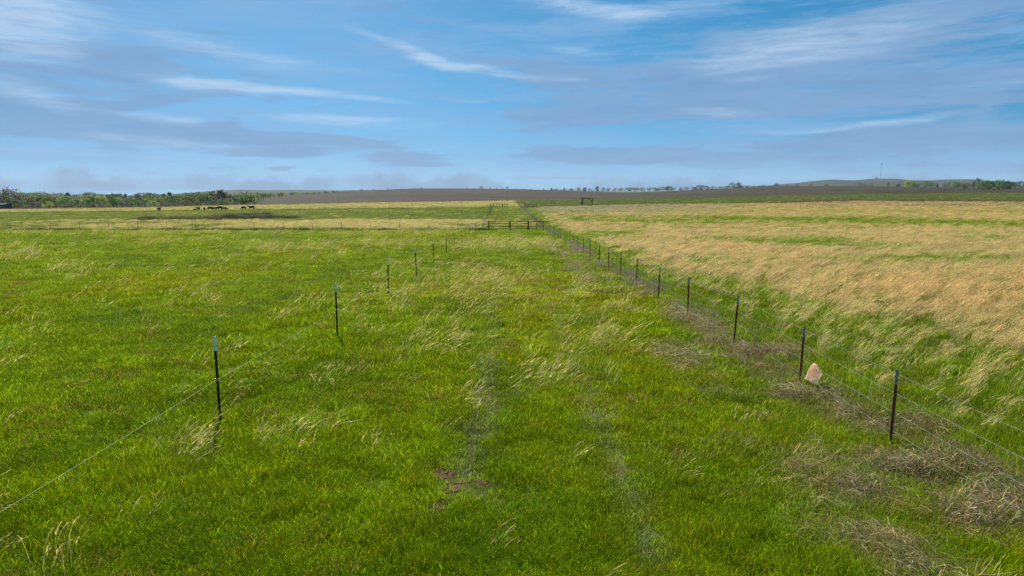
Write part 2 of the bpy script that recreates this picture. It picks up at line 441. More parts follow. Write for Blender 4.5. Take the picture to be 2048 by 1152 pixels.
class MB:
    """collects simple solids, then becomes one mesh"""
    def __init__(s): s.v = []; s.f = []
    def add(s, vs, fs):
        o = len(s.v); s.v += [tuple(p) for p in vs]; s.f += [tuple(i + o for i in f) for f in fs]; return s
    def box(s, c, d, rot=None):
        vs = [Vector((sx * d[0] / 2, sy * d[1] / 2, sz * d[2] / 2)) for sx in (-1, 1) for sy in (-1, 1) for sz in (-1, 1)]
        if rot is not None: vs = [rot @ p for p in vs]
        vs = [p + Vector(c) for p in vs]
        return s.add(vs, [(0, 1, 3, 2), (4, 6, 7, 5), (0, 4, 5, 1), (2, 3, 7, 6), (0, 2, 6, 4), (1, 5, 7, 3)])
    def tube(s, pts, rad, n=6, cap=True):
        pts = [Vector(p) for p in pts]
        rads = rad if isinstance(rad, (list, tuple)) else [rad] * len(pts)
        base = len(s.v); prev = None
        for i, p in enumerate(pts):
            d = (pts[min(i + 1, len(pts) - 1)] - pts[max(i - 1, 0)]).normalized()
            if prev is None:
                u = d.orthogonal().normalized()
            else:
                u = (prev - d * prev.dot(d)).normalized()
            prev = u; q = d.cross(u)
            for j in range(n):
                a = 2 * math.pi * j / n
                s.v.append(tuple(p + (u * math.cos(a) + q * math.sin(a)) * rads[i]))
        for i in range(len(pts) - 1):
            for j in range(n):
                a = base + i * n + j; b = base + i * n + (j + 1) % n
                s.f.append((a, b, b + n, a + n))
        if cap:
            s.f.append(tuple(base + j for j in reversed(range(n))))
            s.f.append(tuple(base + (len(pts) - 1) * n + j for j in range(n)))
        return s
    def mesh(s, name, m=None, smooth=False):
        me = bpy.data.meshes.new(name)
        me.from_pydata(s.v, [], s.f); me.update()
        if smooth: me.polygons.foreach_set('use_smooth', np.ones(len(me.polygons), bool))
        if m: me.materials.append(m)
        return me
    def build(s, name, m=None, parent=None, smooth=False):
        return link(bpy.data.objects.new(name, s.mesh(name, m, smooth)), parent)

# ---------------------------------------------------------------- materials
def material(name):
    m = bpy.data.materials.new(name); m.use_nodes = True
    t = NT(m.node_tree); t.n.clear()
    out = t.node('ShaderNodeOutputMaterial')
    return m, t, out
def principled(t, colour, rough=.7, spec=.3, metal=0.0, normal=None):
    b = t.node('ShaderNodeBsdfPrincipled')
    if not isinstance(colour, bpy.types.NodeSocket) and len(colour) == 3: colour = (*colour, 1)
    t.put(b.inputs['Base Color'], colour)
    t.put(b.inputs['Roughness'], rough)
    b.inputs['Specular IOR Level'].default_value = spec
    b.inputs['Metallic'].default_value = metal
    if normal is not None: t.l.new(normal, b.inputs['Normal'])
    return b.outputs[0]
def worn(name, a, b, scale=8.0, rough=.7, spec=.3, metal=0.0, lo=.4, hi=.65):
    """a paint or metal surface with a second colour showing through in patches"""
    m, t, out = material(name)
    g = t.node('ShaderNodeTexCoord').outputs['Object']
    f = t.ramp(t.noise(g, scale, 5, .6), lo, hi)
    t.l.new(principled(t, t.mix(f, a, b), rough, spec, metal), out.inputs[0])
    return m
M = {}
M['black_post'] = worn('black_post_paint', (.010, .013, .011), (.03, .03, .026), 14, .6, .3)
M['white_tip'] = worn('white_tip_paint', (.85, .86, .86), (.66, .67, .66), 18, .7, .2)
M['rust'] = worn('rusty_steel', (.20, .060, .030), (.075, .028, .018), 22, .85, .2)
M['grey_tip'] = worn('weathered_tip_paint', (.31, .285, .25), (.17, .155, .135), 25, .8, .15)
M['yellow'] = worn('yellow_plastic', (.70, .42, .02), (.6, .35, .03), 10, .45, .5)
M['wire'] = worn('galvanised_wire', (.62, .59, .54), (.40, .37, .33), 5, .45, .4, .2)
M['polywire'] = worn('fence_twine', (.62, .60, .30), (.5, .47, .25), 30, .7)
M['pipe'] = worn('dark_pipe_paint', (.008, .008, .009), (.025, .019, .016), 6, .8, .1)
M['pipe_grey'] = worn('grey_pipe', (.10, .10, .10), (.18, .17, .16), 6, .6, .4)
M['pipe_red'] = worn('red_brown_pipe', (.14, .05, .04), (.09, .04, .035), 6, .7, .3)
M['wood'] = worn('old_timber', (.045, .036, .030), (.09, .075, .06), 5, .85, .2)
M['cow'] = worn('black_hide', (.0045, .0040, .0040), (.010, .008, .007), 3, .75, .2)
M['white_wall'] = worn('pale_siding', (.62, .64, .66), (.5, .52, .54), 2, .8)
M['grey_roof'] = worn('grey_roofing', (.15, .15, .15), (.11, .11, .11), 2, .9, .1)
M['white_roof'] = worn('white_metal_roof', (.55, .56, .57), (.46, .47, .48), 2, .7, .2)
M['dark_wall'] = worn('dark_siding', (.10, .11, .13), (.07, .08, .09), 2, .85)
M['window'] = worn('window_glass', (.02, .025, .03), (.03, .035, .04), 2, .1, .5)
M['mast'] = worn('mast_steel', (.45, .46, .48), (.35, .3, .3), .2, .5, .4)
M['bark'] = worn('bark', (.045, .038, .032), (.085, .075, .065), 20, .9, .15)
def film(name, a, b, trans=.5):
    m, t, out = material(name)
    col = t.mix(t.ramp(t.noise(t.node('ShaderNodeTexCoord').outputs['Object'], 14, 4, .6), .35, .65), a, b)
    tr = t.node('ShaderNodeBsdfTranslucent'); t.put(tr.inputs[0], col)
    ms = t.node('ShaderNodeMixShader'); ms.inputs[0].default_value = trans
    t.l.new(principled(t, col, .5, .3), ms.inputs[1]); t.l.new(tr.outputs[0], ms.inputs[2]); t.l.new(ms.outputs[0], out.inputs[0])
    return m
M['pink'] = film('pink_ribbon', (.90, .22, .34), (.92, .55, .60))
M['tan_ribbon'] = film('faded_ribbon', (.80, .58, .42), (.85, .70, .56))

def blade_material(name, trans=.4, rough=.5, spec=.35, gain=1.25):
    m, t, out = material(name)
    ti = t.node('ShaderNodeAttribute', attribute_type='INSTANCER', attribute_name='tint').outputs['Color']
    bv = t.node('ShaderNodeAttribute', attribute_type='GEOMETRY', attribute_name='bcol').outputs['Color']
    c = t.mix(1.0, ti, bv, 'MULTIPLY')
    p = principled(t, c, rough, spec)
    tr = t.node('ShaderNodeBsdfTranslucent')
    t.put(tr.inputs[0], t.scale(c, gain))
    ms = t.node('ShaderNodeMixShader'); ms.inputs[0].default_value = trans
    t.l.new(p, ms.inputs[1]); t.l.new(tr.outputs[0], ms.inputs[2]); t.l.new(ms.outputs[0], out.inputs[0])
    return m
M['turf'] = blade_material('grass_blade', .48, .7, .02, 1.35)
M['dry'] = blade_material('dry_stalk', .38, .7, .12, 1.2)
M['twig'] = blade_material('dead_twig', .30, .8, .10, 1.1)

def leaf_material():
    m, t, out = material('tree_leaf')
    oi = t.node('ShaderNodeObjectInfo')
    bv = t.node('ShaderNodeAttribute', attribute_type='GEOMETRY', attribute_name='bcol').outputs['Color']
    c = t.mix(1.0, oi.outputs['Color'], bv, 'MULTIPLY')
    p = principled(t, c, .6, .25)
    tr = t.node('ShaderNodeBsdfTranslucent'); t.put(tr.inputs[0], t.scale(c, 1.3))
    ms = t.node('ShaderNodeMixShader'); ms.inputs[0].default_value = .35
    t.l.new(p, ms.inputs[1]); t.l.new(tr.outputs[0], ms.inputs[2]); t.l.new(ms.outputs[0], out.inputs[0])
    return m
M['leaf'] = leaf_material()

def ground_material():
    m, t, out = material('field_ground')
    pos = t.node('ShaderNodeNewGeometry').outputs['Position']
    c = t.node('ShaderNodeAttribute', attribute_type='GEOMETRY', attribute_name='gcol').outputs['Color']
    n1 = t.noise(pos, 2.3, 6, .65); n2 = t.noise(t.vmath('MULTIPLY', pos, (1, .35, 1)), .16, 5, .6)
    f = t.math('MULTIPLY', t.ramp(n1, .25, .75, .55, 1.4), t.ramp(n2, .3, .7, .72, 1.25))
    col = t.scale(c, f)
    col = t.mix(t.ramp(t.noise(pos, 6.5, 4, .6), .56, .70, 0, .4), col, (.075, .055, .035))
    bump = t.node('ShaderNodeBump'); bump.inputs['Strength'].default_value = .8; bump.inputs['Distance'].default_value = .06
    t.l.new(t.noise(pos, 9, 5, .7), bump.inputs['Height'])
    t.l.new(principled(t, col, .95, .1, normal=bump.outputs[0]), out.inputs[0])
    return m
M['ground'] = ground_material()
def soil_material():
    m, t, out = material('bare_soil')
    pos = t.node('ShaderNodeNewGeometry').outputs['Position']
    n = t.noise(pos, 14, 6, .65)
    vor = t.node('ShaderNodeTexVoronoi', feature='DISTANCE_TO_EDGE'); t.put(vor.inputs['Vector'], pos); vor.inputs['Scale'].default_value = 13
    crack = t.ramp(vor.outputs[0], .0, .07)
    col = t.mix(t.ramp(n, .3, .7), (.10, .060, .022), (.185, .120, .052))
    col = t.mix(crack, (.05, .036, .026), col)
    bump = t.node('ShaderNodeBump'); bump.inputs['Strength'].default_value = .9; bump.inputs['Distance'].default_value = .03
    t.l.new(t.math('ADD', n, t.math('MULTIPLY', crack, .5)), bump.inputs['Height'])
    t.l.new(principled(t, col, .95, .1, normal=bump.outputs[0]), out.inputs[0])
    return m
M['soil'] = soil_material()
def hill_material():
    m, t, out = material('hill_ground')
    pos = t.node('ShaderNodeNewGeometry').outputs['Position']
    f = t.ramp(t.noise(t.vmath('MULTIPLY', pos, (1, 1, 3)), .006, 6, .62), .42, .62)
    f2 = t.ramp(t.noise(pos, .02, 4, .6), .55, .63, 0, .8)
    col = t.mix(f, (.028, .042, .024), (.050, .058, .034))
    col = t.mix(f2, col, (.016, .026, .018))
    t.l.new(principled(t, col, .95, .1), out.inputs[0])
    return m
M['hill'] = hill_material()

# ---------------------------------------------------------------- the ground sheet
def graded(n, a, b):
    s = np.linspace(-1, 1, n)
    return np.sinh(s * a) / math.sinh(a) * b
gx = graded(521, 8.2, 8500.0)
gy_pos = np.sinh(np.linspace(0, 1, 560) * 8.0) / math.sinh(8.0) * 9000.0
gy = np.concatenate([-np.sinh(np.linspace(1, .1, 40) * 6) / math.sinh(6) * 300.0, gy_pos])
GX, GY = np.meshgrid(gx, gy)
fx_, fy_ = GX.ravel(), GY.ravel()
c = cover(fx_, fy_)
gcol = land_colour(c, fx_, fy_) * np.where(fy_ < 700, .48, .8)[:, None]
n_ = len(fx_)
dry_c = C3(.50, .375, .20)
gcol = lerp3(gcol, np.tile(C3(.15, .135, .07), (n_, 1)), np.clip(c['tr'] * .7, 0, 1))
gcol = lerp3(gcol, np.tile(dry_c * .75, (n_, 1)), np.clip(c['g'] * .9, 0, 1))
gcol = lerp3(gcol, np.tile(C3(.27, .225, .15), (n_, 1)), np.where(c['paleR'], .75, 0) * sstep(1560, 1300, c['px']))
gcol = lerp3(gcol, np.tile(C3(.36, .285, .18), (n_, 1)), np.where(c['straw_far'], .7, 0) * sstep(.25, .5, c['n3']))
pl = lerp3(np.tile(C3(.046, .031, .018), (n_, 1)), np.tile(C3(.080, .051, .025), (n_, 1)), sstep(.35, .65, c['n3']))
pl = lerp3(pl, np.tile(C3(.052, .058, .022), (n_, 1)), sstep(.50, .66, fbm(fx_ / 70, fy_ / 120, 91, 3)) * .75)
pl = lerp3(pl, np.tile(C3(.070, .060, .056), (n_, 1)), sstep(.52, .64, fbm(fx_ / 160, fy_ / 22, 93, 3)) * .5)
pl = lerp3(pl, np.tile(C3(.06, .09, .02), (n_, 1)), np.clip(blob2(c['px'], c['py'], 1690, 386.5, 45, 2.5) + blob2(c['px'], c['py'], 1290, 394, 40, 1.5), 0, 1) * .8)
pl = lerp3(pl, np.tile(C3(.035, .02, .012), (n_, 1)), blob2(c['px'], c['py'], 1685, 381.5, 16, 1.6))
gcol = np.where(c['plough'][:, None], pl * .72, gcol)
gcol = np.where((fy_ > 1180)[:, None], np.tile(C3(.15, .17, .075), (n_, 1)) * (.7 + .6 * c['n3'][:, None]), gcol)
ii = np.arange(n_).reshape(GX.shape)
gf = np.stack([ii[:-1, :-1], ii[:-1, 1:], ii[1:, 1:], ii[1:, :-1]], -1).reshape(-1, 4)
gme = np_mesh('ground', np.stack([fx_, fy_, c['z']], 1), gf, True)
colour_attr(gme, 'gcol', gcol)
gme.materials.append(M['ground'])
tag(link(bpy.data.objects.new('ground', gme)), 'open prairie ground running to the horizon', kind='structure')

# far hills
def hill(name, pts, dist, depth, label):
    """a long rounded hill: pts = (photo x, photo height of its ridge)"""
    nu, nv = 160, 24
    px = np.linspace(pts[0][0], pts[-1][0], nu)
    py = np.interp(px, [p[0] for p in pts], [p[1] for p in pts])
    vs = []
    for v in range(nv):
        s = v / (nv - 1) * 2 - 1
        prof = math.cos(s * math.pi / 2) ** 1.3
        for i in range(nu):
            y = dist + s * depth
            x = (px[i] - 1024) / FPX / 1.009 * dist
            top = CAM_Z + (391 - py[i]) / FPX * dist
            zz = -8 + (top + 8) * prof + (float(fbm(x / 300 + 3, y / 300, 5, 3)) - .5) * 14 * prof * (1 - prof)
            vs.append((x, y, zz))
    idx = np.arange(nu * nv).reshape(nv, nu)
    f = np.stack([idx[:-1, :-1], idx[:-1, 1:], idx[1:, 1:], idx[1:, :-1]], -1).reshape(-1, 4)
    me = np_mesh(name, vs, f, True); me.materials.append(M['hill'])
    return tag(link(bpy.data.objects.new(name, me)), label, kind='structure')
hill('hill', [(1440, 390), (1500, 376), (1560, 369), (1600, 366), (1630, 362), (1660, 360), (1700, 361.5), (1725, 360), (1745, 357.8), (1775, 358.2), (1800, 361), (1860, 361.5),
              (1890, 359.5), (1925, 359.2), (1950, 363), (1985, 369), (2060, 374), (2200, 384)], 5000, 900, 'long grey-green hill behind the right side of the dark field')
hill('hill', [(300, 392), (400, 386), (440, 382), (490, 379.5), (540, 380.5), (600, 380), (680, 381), (760, 380), (860, 377), (960, 377.5), (1040, 379), (1150, 385), (1220, 391)], 4200, 800,
     'low blue wooded ridge behind the dark hill')

# earth mound in the left field
def mound_h(u, v, seed):
    e = np.clip(1 - (v) ** 2, 0, 1) * sstep(0, .12, u) * sstep(1, .88, u)
    return e * (.35 + .9 * fbm(u * 14 + seed, v * 1.6 + seed, seed, 4)) * (1 + 1.3 * (fbm(u * 46, v * 3, seed + 3, 2) - .5))
def mound_material():
    m, t, out = material('mound_earth')
    pos = t.node('ShaderNodeNewGeometry').outputs['Position']
    f = t.ramp(t.noise(pos, .55, 5, .65), .42, .62)
    col = t.mix(f, (.075, .068, .035), (.14, .155, .04))
    col = t.mix(t.ramp(t.noise(pos, 1.7, 5, .6), .52, .66), col, (.22, .165, .095))
    t.l.new(principled(t, col, .95, .1), out.inputs[0])
    return m
M['mound'] = mound_material()
MOUNDS = [((252, 441), (608, 437), 3.0, 1.1, 5, 'long low overgrown earth mound in front of the cattle'), ((432, 433), (545, 433), 3.0, 1.05, 9, 'shorter brown earth mound rising behind the long one')]
mound_pts = []
for pa, pb, wid, hgt, seed, lab in MOUNDS:
    A, B = ground(*pa), ground(*pb)
    U, V = np.meshgrid(np.linspace(0, 1, 260), np.linspace(-1, 1, 22))
    X = A.x + (B.x - A.x) * U; Y = A.y + (B.y - A.y) * U + V * wid + (fbm(U * 7, U * 0, seed, 2) - .5) * 3
    Z = H(X, Y) - .08 + mound_h(U, V, seed) * hgt * (.48 + .30 * U)
    idx = np.arange(U.size).reshape(U.shape)
    f = np.stack([idx[:-1, :-1], idx[:-1, 1:], idx[1:, 1:], idx[1:, :-1]], -1).reshape(-1, 4)
    me = np_mesh('earth_mound', np.stack([X.ravel(), Y.ravel(), Z.ravel()], 1), f, True); me.materials.append(M['mound'])
    tag(link(bpy.data.objects.new('earth_mound', me)), lab, kind='structure')
    sel = rng.choice(U.size, 1600, replace=False)
    mound_pts.append(np.stack([X.ravel(), Y.ravel(), Z.ravel()], 1)[sel])

# bare soil patches
for (p, rx, ry, an) in SOIL_W:
    vs = [(p.x, p.y, p.z + .01)]; n = 40; rings = 6
    for r_ in range(1, rings + 1):
        for j in range(n):
            a = 2 * math.pi * j / n
            k_ = r_ / rings * (1 + 1.1 * (float(fbm(math.cos(a) * 1.6 + p.x * 3, math.sin(a) * 1.6 + p.y, 3, 3)) - .5))
            lx, ly = math.cos(a) * rx * 1.12 * k_, math.sin(a) * ry * 1.12 * k_
            x = p.x + lx * math.cos(an) - ly * math.sin(an); y = p.y + lx * math.sin(an) + ly * math.cos(an)
            bump = (float(fbm(x * 9, y * 9, 8, 3)) - .5) * .07 + (.006 if r_ < rings - 1 else -.025)
            vs.append((x, y, h1(x, y) + bump))
    fs = [(0, 1 + j, 1 + (j + 1) % n) for j in range(n)]
    for r_ in range(rings - 1):
        for j in range(n):
            a = 1 + r_ * n + j; b = 1 + r_ * n + (j + 1) % n
            fs.append((a, a + n, b + n, b))
    me = bpy.data.meshes.new('bare_soil'); me.from_pydata(vs, [], fs); me.update()
    me.polygons.foreach_set('use_smooth', np.ones(len(me.polygons), bool)); me.materials.append(M['soil'])
    tag(link(bpy.data.objects.new('bare_soil', me)), kind='structure')

# ---------------------------------------------------------------- grass clump shapes
def ribbon(pts, wid, side, V, F, K, colr):
    o = len(V)
    for p, ww in zip(pts, wid):
        V.append(p - side * ww / 2); V.append(p + side * ww / 2); K.append(colr); K.append(colr)
    for i in range(len(pts) - 1):
        a = o + 2 * i
        F.append((a, a + 1, a + 3, a + 2))
def finish(name, V, F, K, m):
    me = np_mesh(name, np.array(V), np.array(F)); colour_attr(me, 'bcol', np.array(K)); me.materials.append(m)
    return bpy.data.objects.new(name, me)
def turf_clump(i, n=120, rad=.30, h=(.08, .21), wid=.0085, lean=.6, seg=3):
    r = np.random.default_rng(100 + i); V, F, K = [], [], []
    for _ in range(n):
        a = r.uniform(0, 6.283); q = rad * math.sqrt(r.uniform()); b = np.array([q * math.cos(a), q * math.sin(a), -.015])
        hh = r.uniform(*h) * (1 - .35 * (q / rad) ** 2); d = r.uniform(0, 6.283); ln = r.uniform(.1, lean) * hh + .15 * hh
        dv = np.array([math.cos(d) + .35, math.sin(d), 0]); dv /= np.linalg.norm(dv) + 1e-6
        sd = np.array([-dv[1], dv[0], 0]); sd = sd * .8 + dv * r.uniform(-.6, .6); sd /= np.linalg.norm(sd)
        ts = np.linspace(0, 1, seg + 1)
        pts = [b + dv * ln * 1.3 * t ** 2 + np.array([0, 0, hh * (t - .22 * t * t)]) for t in ts]
        ww = [wid * r.uniform(.7, 1.3) * (1 - .9 * t ** 1.5) + .0004 for t in ts]
        s = r.uniform(.45, 1.5); u = r.uniform()
        kc = np.array([s, s, s])
        if u < .018: kc = np.array([2.2, 1.25, 8.0]) * r.uniform(.8, 1.2)
        elif u < .2: kc = np.array([1.5, 1.15, 1.2]) * s
        ribbon(pts, ww, sd, V, F, K, kc)
    return finish('turf_clump_%02d' % i, V, F, K, M['turf'])
def stalk(V, F, K, r, b, hh, lean, wind, head=.36, wid=.0032, plume=.016, gold=1.0, seg=4, tufts=5):
    d = np.array([math.cos(wind), math.sin(wind), 0.0])
    ts = np.linspace(0, 1, seg + 1)
    f = lambda t: b + d * lean * (.5 * t + .5 * t ** 2.3) + np.array([0, 0, hh * (t - .16 * t ** 3.5)])
    sd = np.array([-d[1], d[0], 0]) * r.uniform(.3, 1) + np.array([0, 0, r.uniform(-.9, .9)]); sd /= np.linalg.norm(sd)
    s = r.uniform(.75, 1.2) * gold
    stem = np.array([.80, .95, .70]) * s
    ribbon([f(t) for t in ts], [wid] * (seg + 1), sd, V, F, K, stem)
    hc = np.array([1.12, 1.04, .95]) * s
    for q in range(tufts):
        t = 1 - head + head * q / tufts
        a0 = f(t); a1 = f(min(t + head / tufts * 1.9, 1.06)); off = r.normal(0, plume * .35, 3)
        mid = (a0 + a1) / 2 + off
        sd2 = r.normal(0, 1, 3); sd2 /= np.linalg.norm(sd2)
        w_ = plume * r.uniform(.5, 1.0) * (1 - .45 * q / tufts)
        ribbon([a0, mid, a1 + off * .6], [w_ * .3, w_, w_ * .15], sd2, V, F, K, hc * r.uniform(.85, 1.15))
def dry_clump(i, n=26, rad=.16, h=(.32, .62), name='dry_tuft', lean=(.28, .64), leaves=18, seedn=300, plume=.016, wid=.0032):
    r = np.random.default_rng(seedn + i); V, F, K = [], [], []
    for _ in range(n):
        a = r.uniform(0, 6.283); q = rad * math.sqrt(r.uniform()); b = np.array([q * math.cos(a), q * math.sin(a), -.02])
        hh = r.uniform(*h)
        stalk(V, F, K, r, b, hh, hh * r.uniform(*lean), r.normal(.0, .28), wid=wid, plume=plume)
    for _ in range(leaves):
        a = r.uniform(0, 6.283); q = rad * math.sqrt(r.uniform()); b = np.array([q * math.cos(a), q * math.sin(a), -.02])
        hh = r.uniform(.15, .34); d = r.normal(0, .9); dv = np.array([math.cos(d), math.sin(d), 0]); sd = np.array([-dv[1], dv[0], r.uniform(-.4, .4)])
        pts = [b + dv * hh * .9 * t ** 1.8 + np.array([0, 0, hh * (t - .35 * t * t)]) for t in np.linspace(0, 1, 4)]
        ribbon(pts, [.006, .005, .004, .001], sd, V, F, K, np.array([.75, .85, .6]) * r.uniform(.6, 1.1))
    return finish('%s_%02d' % (name, i), V, F, K, M['dry'])
def thatch_clump(i, n=170, rad=.38):
    r = np.random.default_rng(500 + i); V, F, K = [], [], []
    for _ in range(n):
        a = r.uniform(0, 6.283); q = rad * math.sqrt(r.uniform())
        top = .26 * math.exp(-(q / rad * 1.5) ** 2)
        b = np.array([q * math.cos(a), q * math.sin(a), max(r.uniform(-.3, 1) * top, -.02)])
        L = r.uniform(.15, .42); d = r.normal(.2, 1.3); dv = np.array([math.cos(d), math.sin(d), 0]); up = r.uniform(-.1, .55)
        sd = np.array([-dv[1], dv[0], r.uniform(-1, 1)]); sd /= np.linalg.norm(sd)
        pts = [b + dv * L * t + np.array([0, 0, L * (up * t - .75 * t * t)]) + r.normal(0, .008, 3) for t in np.linspace(0, 1, 5)]
        for p in pts: p[2] = max(p[2], .005)
        s = r.uniform(.5, 1.3); kc = np.array([1, .95, .85]) * s
        if r.uniform() < .10: kc = np.array([2.0, 2.1, 2.3]) * r.uniform(.7, 1)
        if r.uniform() < .22: kc = np.array([.42, .85, .22]) * r.uniform(.8, 1.4)
        ribbon(pts, [.0045, .0045, .004, .003, .001], sd, V, F, K, kc)
    return finish('thatch_%02d' % i, V, F, K, M['twig'])
def twig_clump(i, n=70, rad=.32, h=(.3, .75)):
    r = np.random.default_rng(700 + i); V, F, K = [], [], []
    for _ in range(n):
        a = r.uniform(0, 6.283); q = rad * math.sqrt(r.uniform()); b = np.array([q * math.cos(a), q * math.sin(a), -.02])
        hh = r.uniform(*h); dv = np.array([r.normal(.2, .35), r.normal(0, .35), 0])
        sd = r.normal(0, 1, 3); sd /= np.linalg.norm(sd); s = r.uniform(.6, 1.25)
        f = lambda t: b + dv * hh * t + np.array([0, 0, hh * t])
        ribbon([f(0), f(.5), f(1)], [.006, .005, .002], sd, V, F, K, np.array([s, s, s]))
        for _k in range(3):
            t = r.uniform(.35, .95); p = f(t); e = p + r.normal(0, .11, 3) + np.array([0.03, 0, .07])
            ribbon([p, e], [.004, .0015], sd, V, F, K, np.array([s, s, s]) * 1.1)
    return finish('twigs_%02d' % i, V, F, K, M['twig'])

def instancer(name, makers, P, rot, scl, tint, label, cat):
    coll = bpy.data.collections.new(name + '_shapes')
    for o in makers: coll.objects.link(o)
    me = bpy.data.meshes.new(name)
    n = len(P)
    me.vertices.add(n); me.vertices.foreach_set('co', np.asarray(P, np.float32).ravel())
    for nm, arr in (('rot', rot), ('scl', scl)):
        at = me.attributes.new(nm, 'FLOAT_VECTOR', 'POINT'); at.data.foreach_set('vector', np.asarray(arr, np.float32).ravel())
    at = me.attributes.new('vid', 'INT', 'POINT'); at.data.foreach_set('value', rng.integers(0, len(makers), n).astype(np.int32))
    colour_attr(me, 'tint', tint)
    o = link(bpy.data.objects.new(name, me))
    gt = bpy.data.node_groups.new(name + '_scatter', 'GeometryNodeTree')
    gt.interface.new_socket('Geometry', in_out='INPUT', socket_type='NodeSocketGeometry')
    gt.interface.new_socket('Geometry', in_out='OUTPUT', socket_type='NodeSocketGeometry')
    gi = gt.nodes.new('NodeGroupInput'); go = gt.nodes.new('NodeGroupOutput')
    ci = gt.nodes.new('GeometryNodeCollectionInfo'); ci.inputs['Collection'].default_value = coll
    ci.inputs['Separate Children'].default_value = True; ci.inputs['Reset Children'].default_value = True
    ip = gt.nodes.new('GeometryNodeInstanceOnPoints'); ip.inputs['Pick Instance'].default_value = True
    def na(nm, dt):
        q = gt.nodes.new('GeometryNodeInputNamedAttribute'); q.data_type = dt; q.inputs['Name'].default_value = nm
        return [s for s in q.outputs if s.enabled and s.name == 'Attribute'][0]
    e2r = gt.nodes.new('FunctionNodeEulerToRotation')
    L = gt.links.new
    L(gi.outputs[0], ip.inputs['Points']); L(ci.outputs[0], ip.inputs['Instance'])
    L(na('vid', 'INT'), ip.inputs['Instance Index'])
    L(na('rot', 'FLOAT_VECTOR'), e2r.inputs[0]); L(e2r.outputs[0], ip.inputs['Rotation'])
    L(na('scl', 'FLOAT_VECTOR'), ip.inputs['Scale'])
    L(ip.outputs[0], go.inputs[0])
    md = o.modifiers.new('scatter', 'NODES'); md.node_group = gt
    tag(o, label, cat, kind='stuff')
    return o

def scatter(d0, d1, rho, power, dref, amax=.92):
    """random ground points, thinning out with distance: rho per square metre at dref"""
    tot = 2 * amax * rho * dref ** power * (d1 ** (2 - power) - d0 ** (2 - power)) / (2 - power)
    n = int(tot)
    u = rng.uniform(0, 1, n)
    y = (d0 ** (2 - power) + u * (d1 ** (2 - power) - d0 ** (2 - power))) ** (1 / (2 - power))
    x = rng.uniform(-amax, amax, n) * y
    # a strip along both sides near the viewer, and in front of it
    ye = rng.uniform(2.0, 40, int(rho * 3.5 * 2 * 38)); ok = rng.uniform(0, 1, len(ye)) < np.minimum(1, (dref / ye) ** power); ye = ye[ok]
    xe = np.where(rng.uniform(0, 1, len(ye)) < .5, -1, 1) * (amax * ye + rng.uniform(0, 3.5, len(ye)))
    return (np.concatenate([x, xe]), np.concatenate([y, ye])) if amax > .5 else (x, y)
def soil_free(x, y):
    ok = np.ones(len(x), bool)
    for p, rx, ry, an in SOIL_W:
        dx, dy = x - p.x, y - p.y
        lx = dx * math.cos(an) + dy * math.sin(an); ly = -dx * math.sin(an) + dy * math.cos(an)
        ok &= ((lx / (rx * 1.05 + .07)) ** 2 + (ly / (ry * 1.05 + .07)) ** 2 > .75 + .5 * fbm(x * 5, y * 5, 12, 2)) | (rng.uniform(0, 1, len(x)) < .08)
    return ok
def vary(col, s):
    return np.clip(col * (1 + rng.normal(0, s, (len(col), 1))) * (1 + rng.normal(0, s * .35, (len(col), 3))), .003, 1)

# green turf
x, y = scatter(2.6, 420, 30, 1.32, 12)
c = cover(x, y)
keep = soil_free(x, y) & ~c['plough'] & ~c['far'] & (rng.uniform(0, 1, len(x)) > .35 * c['tr'])
keep &= rng.uniform(0, 1, len(x)) > np.where(c['right'], .55 * c['g'], np.where(c['py'] < 462, .75 * c['g'], 0))
x, y = x[keep], y[keep]; c = {k_: v[keep] for k_, v in c.items()}
grow = np.maximum((y / 12) ** .66, .8)
hz = (.55 + .9 * c['n1'] + .5 * (fbm(x / .8, y / .8, 55, 2) - .5)) * (1 - .62 * c['tr']) * np.where(c['right'] & (y < 120), 1.35, 1.0) * (1 + .08 * np.log2(np.maximum(y / 25, 1)))
S = np.stack([grow, grow, hz], 1) * rng.uniform(.8, 1.2, (len(x), 1))
rot = np.stack([rng.normal(0, .08, len(x)), rng.normal(.06, .08, len(x)), rng.uniform(0, 6.283, len(x))], 1)
tint = vary(land_colour(c, x, y), .20)
rusty = (rng.uniform(0, 1, len(x)) < .035 * sstep(.45, .6, fbm(x / 1.5, y / 1.5, 66, 2)) * 2)
tint[rusty] = C3(.27, .20, .045)
tall = fbm(x / .55, y / .55, 68, 2) > .70
tint[tall] *= .82
S[tall, 2] *= 1.45
instancer('grass', [turf_clump(i) for i in range(8)], np.stack([x, y, c['z']], 1), rot, S, tint, 'short green pasture grass covering the fields', 'grass')

# tall dry grass: a dense stand in the right field
def gold_tint(c, n):
    gold = np.tile(C3(.68, .522, .250), (n, 1))
    gold = lerp3(gold, np.tile(C3(.71, .518, .246), (n, 1)), sstep(.45, .65, c['n2']) * c['right'])
    gold = lerp3(gold, np.tile(C3(.62, .54, .21), (n, 1)), np.where(c['right'], sstep(.6, .2, c['g']) * .8, .8))
    return lerp3(gold, np.tile(C3(.48, .41, .30), (n, 1)), np.where(c['paleR'], .8, 0) * sstep(1600, 1220, c['px']))
x, y = scatter(6, 400, 11.0, 1.0, 15)
c = cover(x, y)
keep = (c['right'] | (c['py'] < 462)) & (rng.uniform(0, 1, len(x)) < c['g'] ** .9)
x, y = x[keep], y[keep]; c = {k_: v[keep] for k_, v in c.items()}
grow = np.maximum((y / 15) ** .52, .85)
hz = (.80 + .35 * c['n2']) * rng.uniform(.75, 1.15, len(x))
S = np.stack([grow * hz ** .5, grow * hz ** .5, hz * np.where(y > 60, .85, 1.0)], 1)
rot = np.stack([rng.normal(0, .10, len(x)), rng.normal(.02, .09, len(x)), rng.normal(.0, .16, len(x))], 1)
